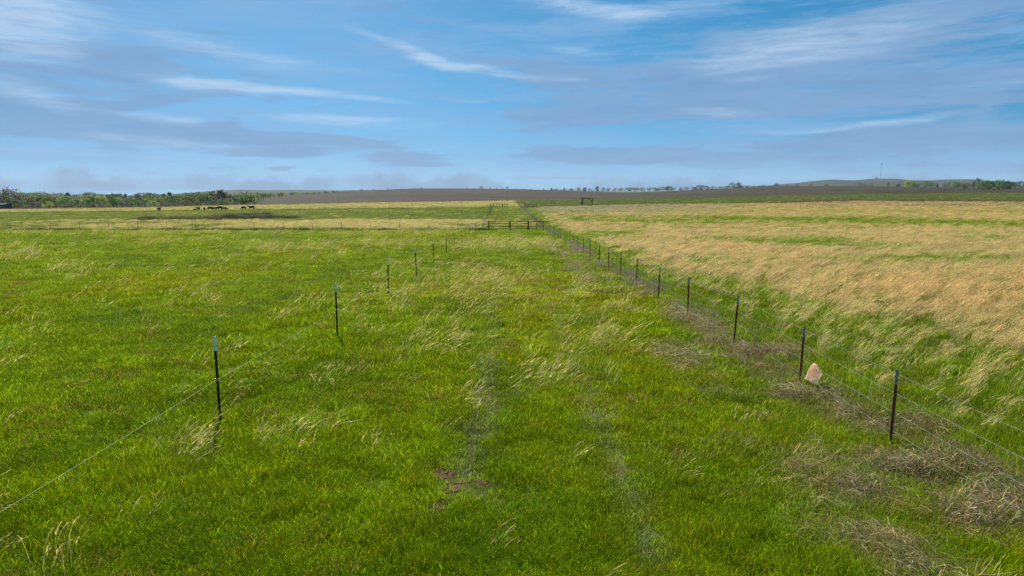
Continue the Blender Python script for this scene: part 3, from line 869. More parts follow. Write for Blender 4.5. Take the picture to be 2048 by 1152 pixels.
instancer('dry_grass', [dry_clump(i) for i in range(8)], np.stack([x, y, c['z']], 1), rot, S, vary(gold_tint(c, len(x)), .12), 'dense tall straw coloured grass bent over by the wind', 'dry grass')

# scattered seed stalks in the short grass
x, y = scatter(4.5, 130, 11.0, 1.05, 15)
c = cover(x, y)
keep = soil_free(x, y) & ~(c['right'] & (c['g'] > .75)) & (c['py'] > 458) & (rng.uniform(0, 1, len(x)) < np.where(y < 16, 1.3, .9) * c['g'] ** 1.1)
x, y = x[keep], y[keep]; c = {k_: v[keep] for k_, v in c.items()}
grow = np.maximum((y / 18) ** .32, .8)
hz = (.72 + .45 * c['n1']) * rng.uniform(.7, 1.25, len(x))
S = np.stack([grow * hz ** .6, grow * hz ** .6, hz * grow ** .6], 1)
rot = np.stack([rng.normal(0, .12, len(x)), rng.normal(.02, .20, len(x)), rng.normal(.0, .42, len(x))], 1)
instancer('seed_stalks', [dry_clump(i, 9, .30, (.30, .66), 'stalks', (.35, .85), 4, 420, .019, .0032) for i in range(10)], np.stack([x, y, c['z']], 1), rot, S, vary(gold_tint(c, len(x)), .16),
          'loose pale seed stalks leaning in the short grass', 'seed stalks')

# matted dead grass
x, y = scatter(5, 75, 26, 1.0, 12)
c = cover(x, y)
keep = rng.uniform(0, 1, len(x)) < c['th'] * .95
x, y = x[keep], y[keep]; c = {k_: v[keep] for k_, v in c.items()}
s = rng.uniform(.6, 1.3, len(x)) * np.maximum((y / 14) ** .5, .9)
S = np.stack([s, s, s * (.30 + 1.7 * c['th'])], 1)
rot = np.stack([rng.normal(0, .1, len(x)), rng.normal(0, .1, len(x)), rng.normal(.2, .8, len(x))], 1)
tc_ = np.tile(C3(.50, .36, .19), (len(x), 1))
tc_ = lerp3(tc_, np.tile(C3(.42, .34, .22), (len(x), 1)), rng.uniform(0, 1, len(x)))
instancer('thatch', [thatch_clump(i) for i in range(6)], np.stack([x, y, c['z']], 1), rot, S, vary(tc_, .2), 'brown matted dead grass heaped along the barbed wire fence', 'dead grass')

# twiggy weeds under the fences
x, y = scatter(16, 395, 26, .9, 25, .30)
x2 = rng.uniform(-95, -4, 6000); x2 = x2[vnoise(x2 / 2.2, x2 * 0, 5) + .4 * rng.uniform(0, 1, len(x2)) > .72] ; y2 = G1R.y - .6 + rng.normal(0, .8, len(x2))
x3 = rng.uniform(-230, -6, 2600); x3 = x3[vnoise(x3 / 5, x3 * 0, 6) + .4 * rng.uniform(0, 1, len(x3)) > .75] ; y3 = 247.5 + rng.normal(0, .9, len(x3))
c = cover(x, y); keep = (rng.uniform(0, 1, len(x)) < c['tw'] * np.where(y < 105, .18, .40))
x, y = np.concatenate([x[keep], x2, x3]), np.concatenate([y[keep], y2, y3])
kind2 = np.concatenate([np.zeros(int(keep.sum())), np.ones(len(x2)), np.ones(len(x3))])
s = np.maximum((y / 28) ** .30, .8) * rng.uniform(.7, 1.2, len(x)) * np.where(kind2 > 0, .8, .8)
S = np.stack([s, s, np.where(kind2 > 0, .55, 1.0) * rng.uniform(.6, 1.15, len(x)) * np.where(y > 120, 1.2, 1)], 1)
tw = np.where(kind2[:, None] > 0, C3(.075, .105, .025)[None], C3(.36, .285, .205)[None])
rot = np.stack([rng.normal(0, .1, len(x)), rng.normal(.1, .1, len(x)), rng.uniform(0, 6.28, len(x))], 1)
instancer('fence_weeds', [twig_clump(i) for i in range(5)], np.stack([x, y, H(x, y)], 1), rot, S, vary(tw, .2), 'grey-brown twiggy weeds growing up through the fence lines', 'weeds')

# rough growth on the mounds
P = np.concatenate(mound_pts); n = len(P)
s = rng.uniform(1.0, 2.6, n)
mc = np.where(rng.uniform(0, 1, (n, 1)) < .5, C3(.09, .12, .03)[None], C3(.21, .155, .085)[None])
instancer('mound_growth', [thatch_clump(i + 20) for i in range(4)], P, np.stack([rng.normal(0, .1, n), rng.normal(0, .1, n), rng.uniform(0, 6.28, n)], 1),
          np.stack([s * 1.5, s * 1.5, s], 1), vary(mc, .25), 'rough tussocks growing over the earth mounds', 'tussocks')

# ---------------------------------------------------------------- fences
def t_post(h, tipped, w=.046):
    """studded T section, from below the ground to height h; returns lower and tip meshes"""
    t_ = .007
    def sect(mb, z0, z1, g=0.0):
        mb.box((0, 0, (z0 + z1) / 2), (w + g, t_ + g, z1 - z0))
        mb.box((0, .018, (z0 + z1) / 2), (t_ + g, .030 + g, z1 - z0 - .002))
    a, b = MB(), MB()
    tip = .24 if tipped else .05
    sect(a, -.45, h - tip)
    z = .12
    while z < h - tip - .03:
        a.box((0, -.008, z), (.012, .010, .016)); z += .054
    sect(b, h - tip + .001, h, .002)
    b.box((0, .008, h + .003), (.03, .02, .004))
    return a, b
def fence_posts(fence, pts, h, mat_low, mat_tip, lean_fn, insul=None, wide=1.0):
    a, b = t_post(h, True, .046 * wide)
    ma, mb_ = a.mesh('post', mat_low), b.mesh('post_tip', mat_tip)
    ins = None
    if insul is not None:
        q = MB(); q.tube([(0, -.025, insul), (0, .03, insul)], .018, 8); q.box((0, -.012, insul), (.075, .025, .04)); q.tube([(-.05, -.03, insul), (.05, -.03, insul)], .008, 6)
        ins = q.mesh('insulator', M['yellow'])
    tops = []
    for i, p in enumerate(pts):
        o = link(bpy.data.objects.new('post', ma), fence)
        o.location = p
        lx, ly, s = lean_fn(i)
        o.rotation_euler = (lx, ly, rnd.uniform(-.15, .15)); o.scale = (1, 1, s)
        t = link(bpy.data.objects.new('post_tip', mb_), o)
        if ins is not None: link(bpy.data.objects.new('insulator', ins), o)
        tops.append((Vector(p), Vector((math.sin(ly), -math.sin(lx), 1.0)), s))
    return tops
def strand(posts, h, sag, rad, step=6, thick_far=True):
    pts = []; rads = []
    for i in range(len(posts) - 1):
        (p, u, s), (q, v, s2) = posts[i], posts[i + 1]
        a = p + u * h * s; b = q + v * h * s2
        a = a + Vector((0, -.014, 0)); b = b + Vector((0, -.014, 0))
        L = (b - a).length
        for k_ in range(step):
            t = k_ / step
            pt = a.lerp(b, t); pt.z -= sag * 4 * t * (1 - t) * L / 4
            pts.append(pt); rads.append(rad)
    pts.append(posts[-1][0] + posts[-1][1] * h * posts[-1][2]); rads.append(rad)
    return pts, rads

# barbed wire fence, lane's far side
rf = tag(empty('barbed_wire_fence', RF[0]), 'rusty post barbed wire fence between the lane and the tall straw field', 'fence')
def inv(pts, e): return [Vector(p) - e.location for p in pts]
leans_r = [(rnd.gauss(0, .025), rnd.gauss(.02, .025), rnd.uniform(.95, 1.04)) for _ in RF]
post_r = fence_posts(rf, inv(RF, rf), 1.24, M['rust'], M['grey_tip'], lambda i: leans_r[i])
WIRE_R = (1.17, .86, .55, .25)
barb = MB()
for k_, h_ in enumerate(WIRE_R):
    pts, rads = strand(post_r, h_, .012 + .006 * k_, .0015)
    wv = MB().tube(pts, rads, 4).build('wire', M['wire'], rf)
    bb = MB(); acc = 0
    for a, b in zip(pts[:60], pts[1:61]):
        L = (b - a).length; n = max(1, int(L / .125))
        for j in range(n):
            p = a.lerp(b, (j + .5) / n)
            for s_ in (-1, 1):
                e = Vector((rnd.uniform(-.02, .02), rnd.uniform(-.006, .006), s_ * .018))
                q = e.orthogonal().normalized() * .0018
                bb.add([p - e * .8 - q, p - e * .8 + q, p + e + q * .3, p + e - q * .3], [(0, 1, 2, 3)])
            bb.tube([p.lerp(a, .012 / max(L, .02)), p.lerp(b, .012 / max(L, .02))], .005, 4)
    tag(bb.build('barbs', M['wire'], wv), kind='stuff')

# single strand fence on black posts
lf = tag(empty('electric_fence', LF[0]), 'single strand fence on black steel posts with white tips beside the lane', 'fence')
leans_l = [(rnd.gauss(0, .02), rnd.gauss(-.015, .025), rnd.uniform(.97, 1.03)) for _ in LF]
for i in (2, 3, 4): leans_l[i] = (0, (-.012, -.004, .006)[i - 2], 1.0)
post_l = fence_posts(lf, inv(LF, lf), 1.47, M['black_post'], M['white_tip'], lambda i: leans_l[i], insul=.745)
pts, rads = strand(post_l, .745, .012, .0020)
MB().tube(pts, rads, 5).build('wire', M['polywire'], lf)

# cross fences
def cross_fence(name, line, h, label, mat_low, wires, rad):
    e = tag(empty(name, line[0]), label, 'fence')
    ln = [(rnd.gauss(0, .02), rnd.gauss(0, .03), rnd.uniform(.92, 1.05)) for _ in line]
    ps = fence_posts(e, inv(line, e), h, mat_low, M['grey_tip'], lambda i: ln[i], wide=1.35)
    for hh in wires:
        pts, rads = strand(ps, hh, .01, rad, 2)
        MB().tube(pts, rads, 4).build('wire', M['wire'], e)
    return e
yc = G1R.y - .2
XF = [at_depth(974 - 58.6 * i, yc + .15 * i) for i in range(22)]
cross_fence('wire_fence', XF, 1.42, 'thin post wire fence crossing the left field beside the black pipe gate', M['rust'], (1.3, .95, .6, .3), .004)
XF2 = [at_depth(978 - 27.5 * i, 247.5 + .02 * i) for i in range(40)]
cross_fence('wire_fence', XF2, 1.3, 'far wire fence crossing the left field at the feet of the cattle', M['black_post'], (1.2, .8, .4), .006)
XF3 = [at_depth(1052 + 13 * i, 250 + 1.0 * i) for i in range(9)]
cross_fence('wire_fence', XF3, 1.3, 'short far wire fence leading away to the timber frame', M['pipe_grey'], (1.2, .8, .4), .006)

# pipe fence and gate across the lane
def pipe_panel(e, a, b, heights, rad, m):
    for h_ in heights:
        MB().tube([a + Vector((0, 0, h_)), b + Vector((0, 0, h_))], rad, 8).build('rail', m, e, True)
def at_gate(px): return at_depth(px, G1R.y)
ga, gb, gc, gd = (at_gate(p) for p in (977.5, 1020, 1056.5, 1089))
pf = tag(empty('pipe_fence', ga), 'black four rail pipe fence closing the lane behind the two wheel tracks', 'fence')
for p in (ga, gb, gc):
    q = p - pf.location
    po = MB().tube([q + Vector((0, 0, -.4)), q + Vector((0, 0, 1.52))], .09, 12).build('post', M['pipe'], pf, True)
    MB().tube([q + Vector((0, 0, 1.5205)), q + Vector((0, 0, 1.545)), q + Vector((0, 0, 1.56))], [.1, .095, .03], 12).build('post_cap', M['pipe'], po, True)
for a, b in ((ga, gb), (gb, gc)):
    pipe_panel(pf, a - pf.location, b - pf.location, (.34, .70, 1.06, 1.42), .038, M['pipe'])
pg = tag(empty('tube_gate', gc), 'dark six rail tube gate hung between the pipe fence and the rusty posts', 'gate')
a = gc - pg.location + Vector((.14, -.05, 0)); b = gd - pg.location + Vector((-.10, -.05, 0))
fr = MB()
fr.tube([a + Vector((0, 0, .12)), a + Vector((0, 0, 1.43))], .028, 8); fr.tube([b + Vector((0, 0, .12)), b + Vector((0, 0, 1.43))], .028, 8)
fr.build('gate_frame', M['pipe'], pg, True)
pipe_panel(pg, a, b, (.15, .38, .62, .88, 1.14, 1.40), .032, M['pipe'])
m_ = a.lerp(b, .5)
MB().box(m_ + Vector((0, -.035, .77)), (.05, .012, 1.28)).build('upright', M['pipe'], pg)
for z in (.35, 1.2): MB().tube([Vector((.06, -.05, z)), a + Vector((.02, 0, z))], .022, 6).build('hinge', M['pipe'], pg)
# far pens
def far_gate(name, p0, p1, y, n, h, m, label, cat):
    a, b = at_depth(p0, y), at_depth(p1, y)
    e = tag(empty(name, a), label, cat)
    pts = [a.lerp(b, i / n) - a for i in range(n + 1)]
    for p in pts: MB().tube([p + Vector((0, 0, -.3)), p + Vector((0, 0, h))], .085, 8).build('post', m, e, True)
    for k_ in range(4): pipe_panel(e, pts[0], pts[-1], (h * (k_ + .8) / 4.0,), .045, m)
    return e
far_gate('pipe_gate', 981, 1004, 246, 4, 1.55, M['pipe'], 'dark far pipe gate at the end of the lane, before the bare hill', 'gate')
far_gate('pipe_gate', 1005, 1015.5, 246.4, 2, 1.65, M['pipe'], 'short taller pipe panel at the end of the lane nearest the brushy fence', 'gate')
far_gate('pipe_rail', 1049, 1073, 256, 3, 1.3, M['pipe_red'], 'reddish pipe rail just past the brushy fence, far down the lane', 'rail')

# timber frame standing in the field
fa, fb = ground(1165.5, 410), ground(1184, 409.6)
fb = Vector((fa.x + (fb.x - fa.x), fa.y, h1(fb.x, fa.y)))
tf = tag(empty('timber_frame', fa), 'dark open timber gateway frame standing alone beyond the straw field', 'frame')
D = fa.y; unit = D / FPX
Wd = 18.8 * unit; Ht = 14.2 * unit
for dx, hh in ((0, Ht), (-1.8 * unit, Ht * .98), (Wd, Ht * .88)):
    MB().box((dx, 0, hh / 2 - .2), (.32, .32, hh + .4)).build('post', M['wood'], tf)
MB().box((Wd / 2 - .3, 0, Ht * .95), (Wd + 1.6, .26, .26), Matrix.Rotation(R(2.5), 3, 'Y')).build('beam', M['wood'], tf)
MB().box((Wd - 4.6 * unit, .0, Ht * .74), (9.5 * unit, .22, .30), Matrix.Rotation(R(31), 3, 'Y')).build('brace', M['wood'], tf)
MB().box((2.0 * unit, .02, Ht * .86), (4.2 * unit, .2, .22), Matrix.Rotation(R(-28), 3, 'Y')).build('brace', M['wood'], tf)
MB().box((-2.6 * unit, .1, Ht * .30), (7 * unit, .12, .16)).build('rail', M['wood'], tf)

# ---------------------------------------------------------------- ribbons and bag
def ribbon_flag(p, L, wdt, m, droop, label, group):
    n = 14; mb = MB(); vs = []; fs = []
    for side in (0, 1):
        for i in range(n + 1):
            t = i / n
            x_ = t * L; y_ = .04 * math.sin(t * 7) * t; z_ = -droop * t ** 1.8 + .015 * math.sin(t * 9)
            tw = .5 * math.sin(t * 5)
            for k_ in (-1, 1):
                vs.append((x_ + .03, y_ + k_ * wdt / 2 * math.sin(tw) + side * .003, z_ + k_ * wdt / 2 * math.cos(tw)))
    o2 = 2 * (n + 1)
    for i in range(n):
        a_ = 2 * i; fs.append((a_, a_ + 1, a_ + 3, a_ + 2)); fs.append((o2 + a_, o2 + a_ + 2, o2 + a_ + 3, o2 + a_ + 1))
    e = tag(empty('marker_ribbon', p), label, 'ribbon', group)
    mb.add(vs, fs); mb.build('tail', m, e, True)
    MB().tube([(0, 0, -wdt * .6), (0, 0, wdt * .6)], .042, 10).build('knot', m, e, True)
    return e
def top_of(fence_pts, i, root, frac, h):
    p, u, s = fence_pts[i]
    return root.location + p + u * h * s * frac
ribbon_flag(top_of(post_r, 8, rf, .97, 1.24), .26, .055, M['pink'], .05, 'bright pink ribbon blowing from a rusty post in the barbed wire fence', 'marker ribbons')
ribbon_flag(top_of(post_r, 18, rf, .97, 1.24), .42, .09, M['tan_ribbon'], .08, 'small faded ribbon on a rusty post just before the gate', 'marker ribbons')
ribbon_flag(top_of(post_l, 4, lf, .985, 1.47), .46, .05, M['tan_ribbon'], .16, 'pale ribbon streaming from the third black post with its end hanging', 'marker ribbons')
for j, lab in ((len(LF_PIX) + 3, 'faded ribbon on a thin black post left of the pipe fence'), (len(LF_PIX) + 8, 'faded ribbon on a post beyond the pipe fence in the left line')):
    if j < len(post_l): ribbon_flag(top_of(post_l, j, lf, .97, 1.47), .6, .10, M['tan_ribbon'], .15, lab, 'marker ribbons')

def bag():
    m, t, out = material('thin_plastic')
    pos = t.node('ShaderNodeTexCoord').outputs['Object']
    col = t.mix(t.ramp(t.noise(pos, 7, 5, .6), .35, .7), (.92, .66, .46), (.95, .80, .64))
    hz_ = t.node('ShaderNodeSeparateXYZ'); t.put(hz_.inputs[0], pos)
    rim = t.math('ADD', hz_.outputs[2], t.math('MULTIPLY_ADD', t.noise(pos, 9, 3, .5), .16, -.08))
    col = t.mix(t.ramp(rim, -.02, -.05), col, (.95, .86, .76))
    col = t.mix(t.ramp(t.noise(t.vmath('MULTIPLY', pos, (1, 1, .25)), 26, 4, .6), .50, .66, 0, .55), col, (.50, .33, .22))  # darker upright streaks: shading of inner folds painted into the colour
    p = principled(t, col, .35, .45)
    tr = t.node('ShaderNodeBsdfTranslucent'); t.put(tr.inputs[0], t.scale(col, 1.1))
    ms = t.node('ShaderNodeMixShader'); ms.inputs[0].default_value = .62
    t.l.new(p, ms.inputs[1]); t.l.new(tr.outputs[0], ms.inputs[2]); t.l.new(ms.outputs[0], out.inputs[0])
    # outline in its own plane (metres): a caught sheet bag, pinched at the top and at its left corner
    outl = [(-.20, -.05), (-.13, .06), (-.06, .19), (.01, .235), (.07, .19), (.13, .09), (.19, .0), (.14, -.10), (.07, -.19), (-.02, -.18), (-.10, -.11)]
    n = len(outl); bm = bmesh.new(); rings = 9; fr, bk = [], []
    def pt(j, k_, side):
        a = outl[j % n]; r_ = k_ / rings
        x_, z_ = a[0] * r_, a[1] * r_
        crump = (float(fbm(x_ * 11 + 4 + side, z_ * 11, 4, 3)) - .5) * .26 + (float(fbm(x_ * 30, z_ * 30 + side, 6, 2)) - .5) * .03
        belly = .075 * (1 - r_ ** 2) * side
        return (x_, belly + crump * (1 - .7 * r_ ** 3), z_ + crump * .2)
    sub = []
    for j in range(n):
        for q in range(4):
            t_ = q / 4; sub.append((outl[j][0] * (1 - t_) + outl[(j + 1) % n][0] * t_, outl[j][1] * (1 - t_) + outl[(j + 1) % n][1] * t_))
    outl2 = [(a * (1 + .08 * (float(fbm(i * .7, 0, 9, 2)) - .5)), b * (1 + .08 * (float(fbm(i * .7, 5, 9, 2)) - .5))) for i, (a, b) in enumerate(sub)]
    outl[:] = outl2; n = len(outl)
    for side in (-1, 1):
        grid = [[bm.verts.new(pt(j, k_, side)) for j in range(n)] for k_ in range(1, rings + 1)]
        cv = bm.verts.new(pt(0, 0, side))
        for j in range(n):
            bm.faces.new((cv, grid[0][j], grid[0][(j + 1) % n]))
            for k_ in range(rings - 1):
                bm.faces.new((grid[k_][j], grid[k_ + 1][j], grid[k_ + 1][(j + 1) % n], grid[k_][(j + 1) % n]))
    bmesh.ops.remove_doubles(bm, verts=bm.verts, dist=.002)
    me = bpy.data.meshes.new('plastic_bag'); bm.to_mesh(me); bm.free()
    me.materials.append(m)
    o = bpy.data.objects.new('plastic_bag', me)
    p0 = RF[3]; p1 = RF[4]
    q = p1.lerp(p0, .10)
    depth = q.y
    dx, dy, dz = pix_dir(1626, 749)
    o.location = (dx / dy * depth, depth - .03, CAM_Z + dz / dy * depth)
    o.rotation_euler = (.1, -.12, .15)
    return tag(link(o), 'crumpled tan plastic bag caught on the barbed wire', 'bag')
bag()

# ---------------------------------------------------------------- cattle
def cow_mesh(kind):
    """one skinned body: spine, neck, head, four jointed legs, ears and tail"""
    graze = kind == 'grazing'
    J = {}
    def v(n_, p, r_): J[n_] = (Vector(p), r_)
    v('pelvis', (-.62, 0, 1.08), (.27, .29)); v('loin', (-.30, 0, 1.06), (.31, .36)); v('belly', (.05, 0, 1.0), (.33, .40)); v('chest', (.42, 0, 1.02), (.30, .39)); v('shoulder', (.66, 0, 1.10), (.24, .30))
    v('rump', (-.82, 0, 1.12), (.20, .22))
    if graze:
        v('neck', (.95, 0, .88), (.15, .19)); v('poll', (1.18, 0, .52), (.12, .14)); v('face', (1.27, 0, .30), (.09, .10)); v('muzzle', (1.30, 0, .14), (.075, .075))
    else:
        v('neck', (.95, 0, 1.26), (.15, .19)); v('poll', (1.18, 0, 1.40), (.12, .14)); v('face', (1.38, 0, 1.30), (.10, .10)); v('muzzle', (1.52, 0, 1.20), (.08, .075))
    E = [('rump', 'pelvis'), ('pelvis', 'loin'), ('loin', 'belly'), ('belly', 'chest'), ('chest', 'shoulder'), ('shoulder', 'neck'), ('neck', 'poll'), ('poll', 'face'), ('face', 'muzzle')]
    for s_, q in ((-1, 'r'), (1, 'l')):
        w_ = .05 * s_
        v('hip' + q, (-.66, .17 * s_, .88), (.17, .17)); v('stifle' + q, (-.52, .20 * s_, .68), (.12, .12)); v('hock' + q, (-.80 + w_, .18 * s_, .44), (.065, .065)); v('hfet' + q, (-.74 + w_, .18 * s_, .12), (.05, .05)); v('hoofb' + q, (-.70 + w_, .18 * s_, .02), (.06, .05))
        v('elbow' + q, (.55, .18 * s_, .76), (.13, .13)); v('knee' + q, (.56 - w_, .17 * s_, .42), (.065, .065)); v('ffet' + q, (.55 - w_, .17 * s_, .12), (.048, .048)); v('hooff' + q, (.58 - w_, .17 * s_, .02), (.06, .05))
        E += [('pelvis', 'hip' + q), ('hip' + q, 'stifle' + q), ('stifle' + q, 'hock' + q), ('hock' + q, 'hfet' + q), ('hfet' + q, 'hoofb' + q), ('chest', 'elbow' + q), ('elbow' + q, 'knee' + q), ('knee' + q, 'ffet' + q), ('ffet' + q, 'hooff' + q)]
        pz = J['poll'][0]
        v('ear' + q, (pz.x - .02, .22 * s_, pz.z + .04), (.045, .03)); E.append(('poll', 'ear' + q))
    v('tail', (-1.0, 0, .98), (.035, .035)); v('tail_end', (-1.02, 0, .45), (.04, .04)); E += [('rump', 'tail'), ('tail', 'tail_end')]
    names = list(J); me = bpy.data.meshes.new('cow')
    me.from_pydata([J[n_][0] for n_ in names], [(names.index(a_), names.index(b_)) for a_, b_ in E], [])
    o = bpy.data.objects.new('cow_rig', me); sc.collection.objects.link(o)
    sk = o.modifiers.new('skin', 'SKIN')
    for i, n_ in enumerate(names):
        me.skin_vertices[0].data[i].radius = J[n_][1]
        me.skin_vertices[0].data[i].use_root = n_ == 'belly'
    sk.use_smooth_shade = True
    sb = o.modifiers.new('smooth', 'SUBSURF'); sb.levels = 1; sb.render_levels = 1
    bpy.context.view_layer.update()
    res = bpy.data.meshes.new_from_object(o.evaluated_get(bpy.context.evaluated_depsgraph_get()))
    res.materials.clear(); res.materials.append(M['cow'])
    bpy.data.objects.remove(o)
    return res
COW = {k_: cow_mesh(k_) for k_ in ('grazing', 'standing')}
# photo x, pose, heading (0 = facing right), size, label
CATTLE = [(316, 'standing', 88, 1.05, 'lone black cow standing end-on, apart from the herd'),
          (388, 'grazing', 175, .62, 'small black calf at the near end of the herd towards the lone cow'),
          (395, 'standing', 150, .95, 'black cow standing just past the small calf'),
          (407, 'grazing', 100, .9, 'black cow seen from behind, alone in a gap in the herd'),
          (419, 'grazing', 185, 1.0, 'black cow grazing, front one of a close pair mid herd'),
          (426, 'standing', 10, .95, 'black cow standing behind the grazing one of the close pair mid herd'),
          (438, 'grazing', 172, 1.1, 'large black cow grazing with its head low mid herd'),
          (447, 'standing', 60, .82, 'young black cow standing beside the large grazing one'),
          (451, 'grazing', 20, .62, 'black calf grazing at the end of the main herd before the gap'),
          (486, 'grazing', 170, 1.0, 'black cow grazing beside the largest cow beyond the gap'),
          (502, 'standing', 178, 1.15, 'largest black cow standing broadside, last of the herd')]
for i, (px, pose, hd, s_, lab) in enumerate(CATTLE):
    p = at_depth(px, 250.5 + (i * 37 % 5) * .9)
    o = link(bpy.data.objects.new('cow', COW[pose]))
    o.location = p - Vector((0, 0, .02)); o.rotation_euler = (0, 0, R(hd)); o.scale = (s_ * 1.02,) * 3
    tag(o, lab, 'cow', 'black cattle by the far fence')

# ---------------------------------------------------------------- trees
def crown_mesh(seed, kind, n=1300):
    """leaf-sized faces gathered in clumps through the crown's volume; tree height = 1"""
    r = np.random.default_rng(seed); V, F, K = [], [], []
    rx, z0, z1 = {'round': (.46, .10, 1.0), 'broad': (.62, .13, .98), 'tall': (.30, .08, 1.0), 'cedar': (.24, .03, 1.0), 'bush': (.75, .0, 1.0), 'sparse': (.40, .22, 1.0)}[kind]
    ncl = {'round': 46, 'broad': 56, 'tall': 40, 'cedar': 46, 'bush': 44, 'sparse': 30}[kind]
    lobes = [(r.uniform(-1, 1), r.uniform(-1, 1), r.uniform(.25, 1)) for _ in range(5)]
    cl = []
    while len(cl) < ncl:
        a = r.uniform(0, 6.283); t = r.uniform(0, 1); prof = math.sqrt(max(0, 1 - (2 * t - 1) ** 2)) if kind != 'cedar' else (1 - t) * 1.1 + .05
        if kind == 'round': prof = prof ** .8
        q = rx * prof * (r.uniform(.35, 1) ** .6) * (1 + .35 * math.sin(a * 2 + seed) * r.uniform(.3, 1))
        cl.append((q * math.cos(a), q * math.sin(a), z0 + (z1 - z0) * t * (1 - .12 * r.uniform())))
    if kind == 'sparse': m_l = int(n * .45)
    else: m_l = n
    for i in range(m_l):
        cx, cy, cz = cl[r.integers(len(cl))]
        p = np.array([cx, cy, cz]) + r.normal(0, .055 if kind != 'tall' else .045, 3)
        p[2] = max(p[2], .02)
        L = r.uniform(.022, .05); d = r.normal(0, 1, 3); d /= np.linalg.norm(d); e = np.cross(d, r.normal(0, 1, 3)); e /= np.linalg.norm(e) + 1e-6
        o = len(V); V += [p - d * L, p + e * L * .55, p + d * L, p - e * L * .55]; F.append((o, o + 1, o + 2, o + 3))
        s = r.uniform(.65, 1.3); K += [np.array([s, s, s * r.uniform(.8, 1.1)])] * 4
    me = np_mesh('crown', np.array(V), np.array(F)); colour_attr(me, 'bcol', np.array(K)); me.materials.append(M['leaf'])
    return me, cl
def trunk_mesh(seed, cl, kind):
    r = random.Random(seed); mb = MB()
    top = .62 if kind != 'bush' else .3
    tr = [(0, 0, -.06), (.01, .0, .12), (r.uniform(-.02, .02), r.uniform(-.02, .02), .3), (r.uniform(-.04, .04), r.uniform(-.04, .04), top), (r.uniform(-.06, .06), r.uniform(-.05, .05), top + .25)]
    mb.tube(tr, [.036, .027, .022, .014, .005], 7)
    for cx, cy, cz in cl[:14]:
        z = min(max(cz - .25, .12), .6); b = Vector((0, 0, z)); e = Vector((cx, cy, cz)) * .94
        mb.tube([b, b.lerp(e, .5) + Vector((0, 0, .02)), e], [.012, .008, .003], 5)
    return mb.mesh('trunk', M['bark'], True)
TREES = {}
for kd, cnt in (('round', 4), ('broad', 3), ('tall', 3), ('cedar', 2), ('bush', 3), ('sparse', 3)):
    TREES[kd] = []
    for i in range(cnt):
        cm, cl = crown_mesh(900 + 31 * i + sum(map(ord, kd)), kd)
        TREES[kd].append((cm, trunk_mesh(50 + i, cl, kd)))
COL = {'yellow-green': (.24, .28, .035), 'light green': (.15, .23, .04), 'mid green': (.085, .15, .03), 'olive': (.13, .135, .045), 'dark green': (.040, .065, .022), 'grey-green': (.12, .13, .085), 'grey-brown': (.13, .115, .09), 'blackish green': (.018, .030, .016)}
ORD = ['first', 'second', 'third', 'fourth', 'fifth', 'sixth', 'seventh', 'eighth', 'ninth', 'tenth', 'eleventh', 'twelfth', 'thirteenth', 'fourteenth', 'fifteenth', 'sixteenth', 'seventeenth', 'eighteenth', 'nineteenth', 'twentieth']
def ordinal(i):
    if i < 20: return ORD[i]
    tens = {2: 'twenty', 3: 'thirty', 4: 'forty', 5: 'fifty', 6: 'sixty', 7: 'seventy'}
    t_, u_ = divmod(i + 1, 10)
    return (tens[t_][:-1] + 'ieth') if u_ == 0 else tens[t_] + '-' + ORD[u_ - 1]
def tree(p, h, kd, colour, label, group, name='tree', wide=1.0):
    e = empty(name, p, rnd.uniform(0, 6.28)); e.scale = (h * wide, h * wide, h)
    cm, tm = TREES[kd][rnd.randrange(len(TREES[kd]))]
    o = link(bpy.data.objects.new('trunk', tm), e)
    o = link(bpy.data.objects.new('crown', cm), e)
    s = rnd.uniform(.85, 1.18) * 1.5; cc = COL[colour]
    o.color = (cc[0] * s, cc[1] * s, cc[2] * s, 1)
    return tag(e, label, 'bush' if kd == 'bush' else 'tree', group)
def tree_top(px, top, y, kd, colour, label, group, wide=1.0, name='tree'):
    p = at_depth(px, y); _, py = project(np.array([p.x]), np.array([p.y]), np.array([p.z]))
    h = max((float(py[0]) - top - (.8 if group == 'skyline trees' else 0)) / FPX * y, 1.2)
    return tree(p, h, kd, colour, label, group, name, wide)

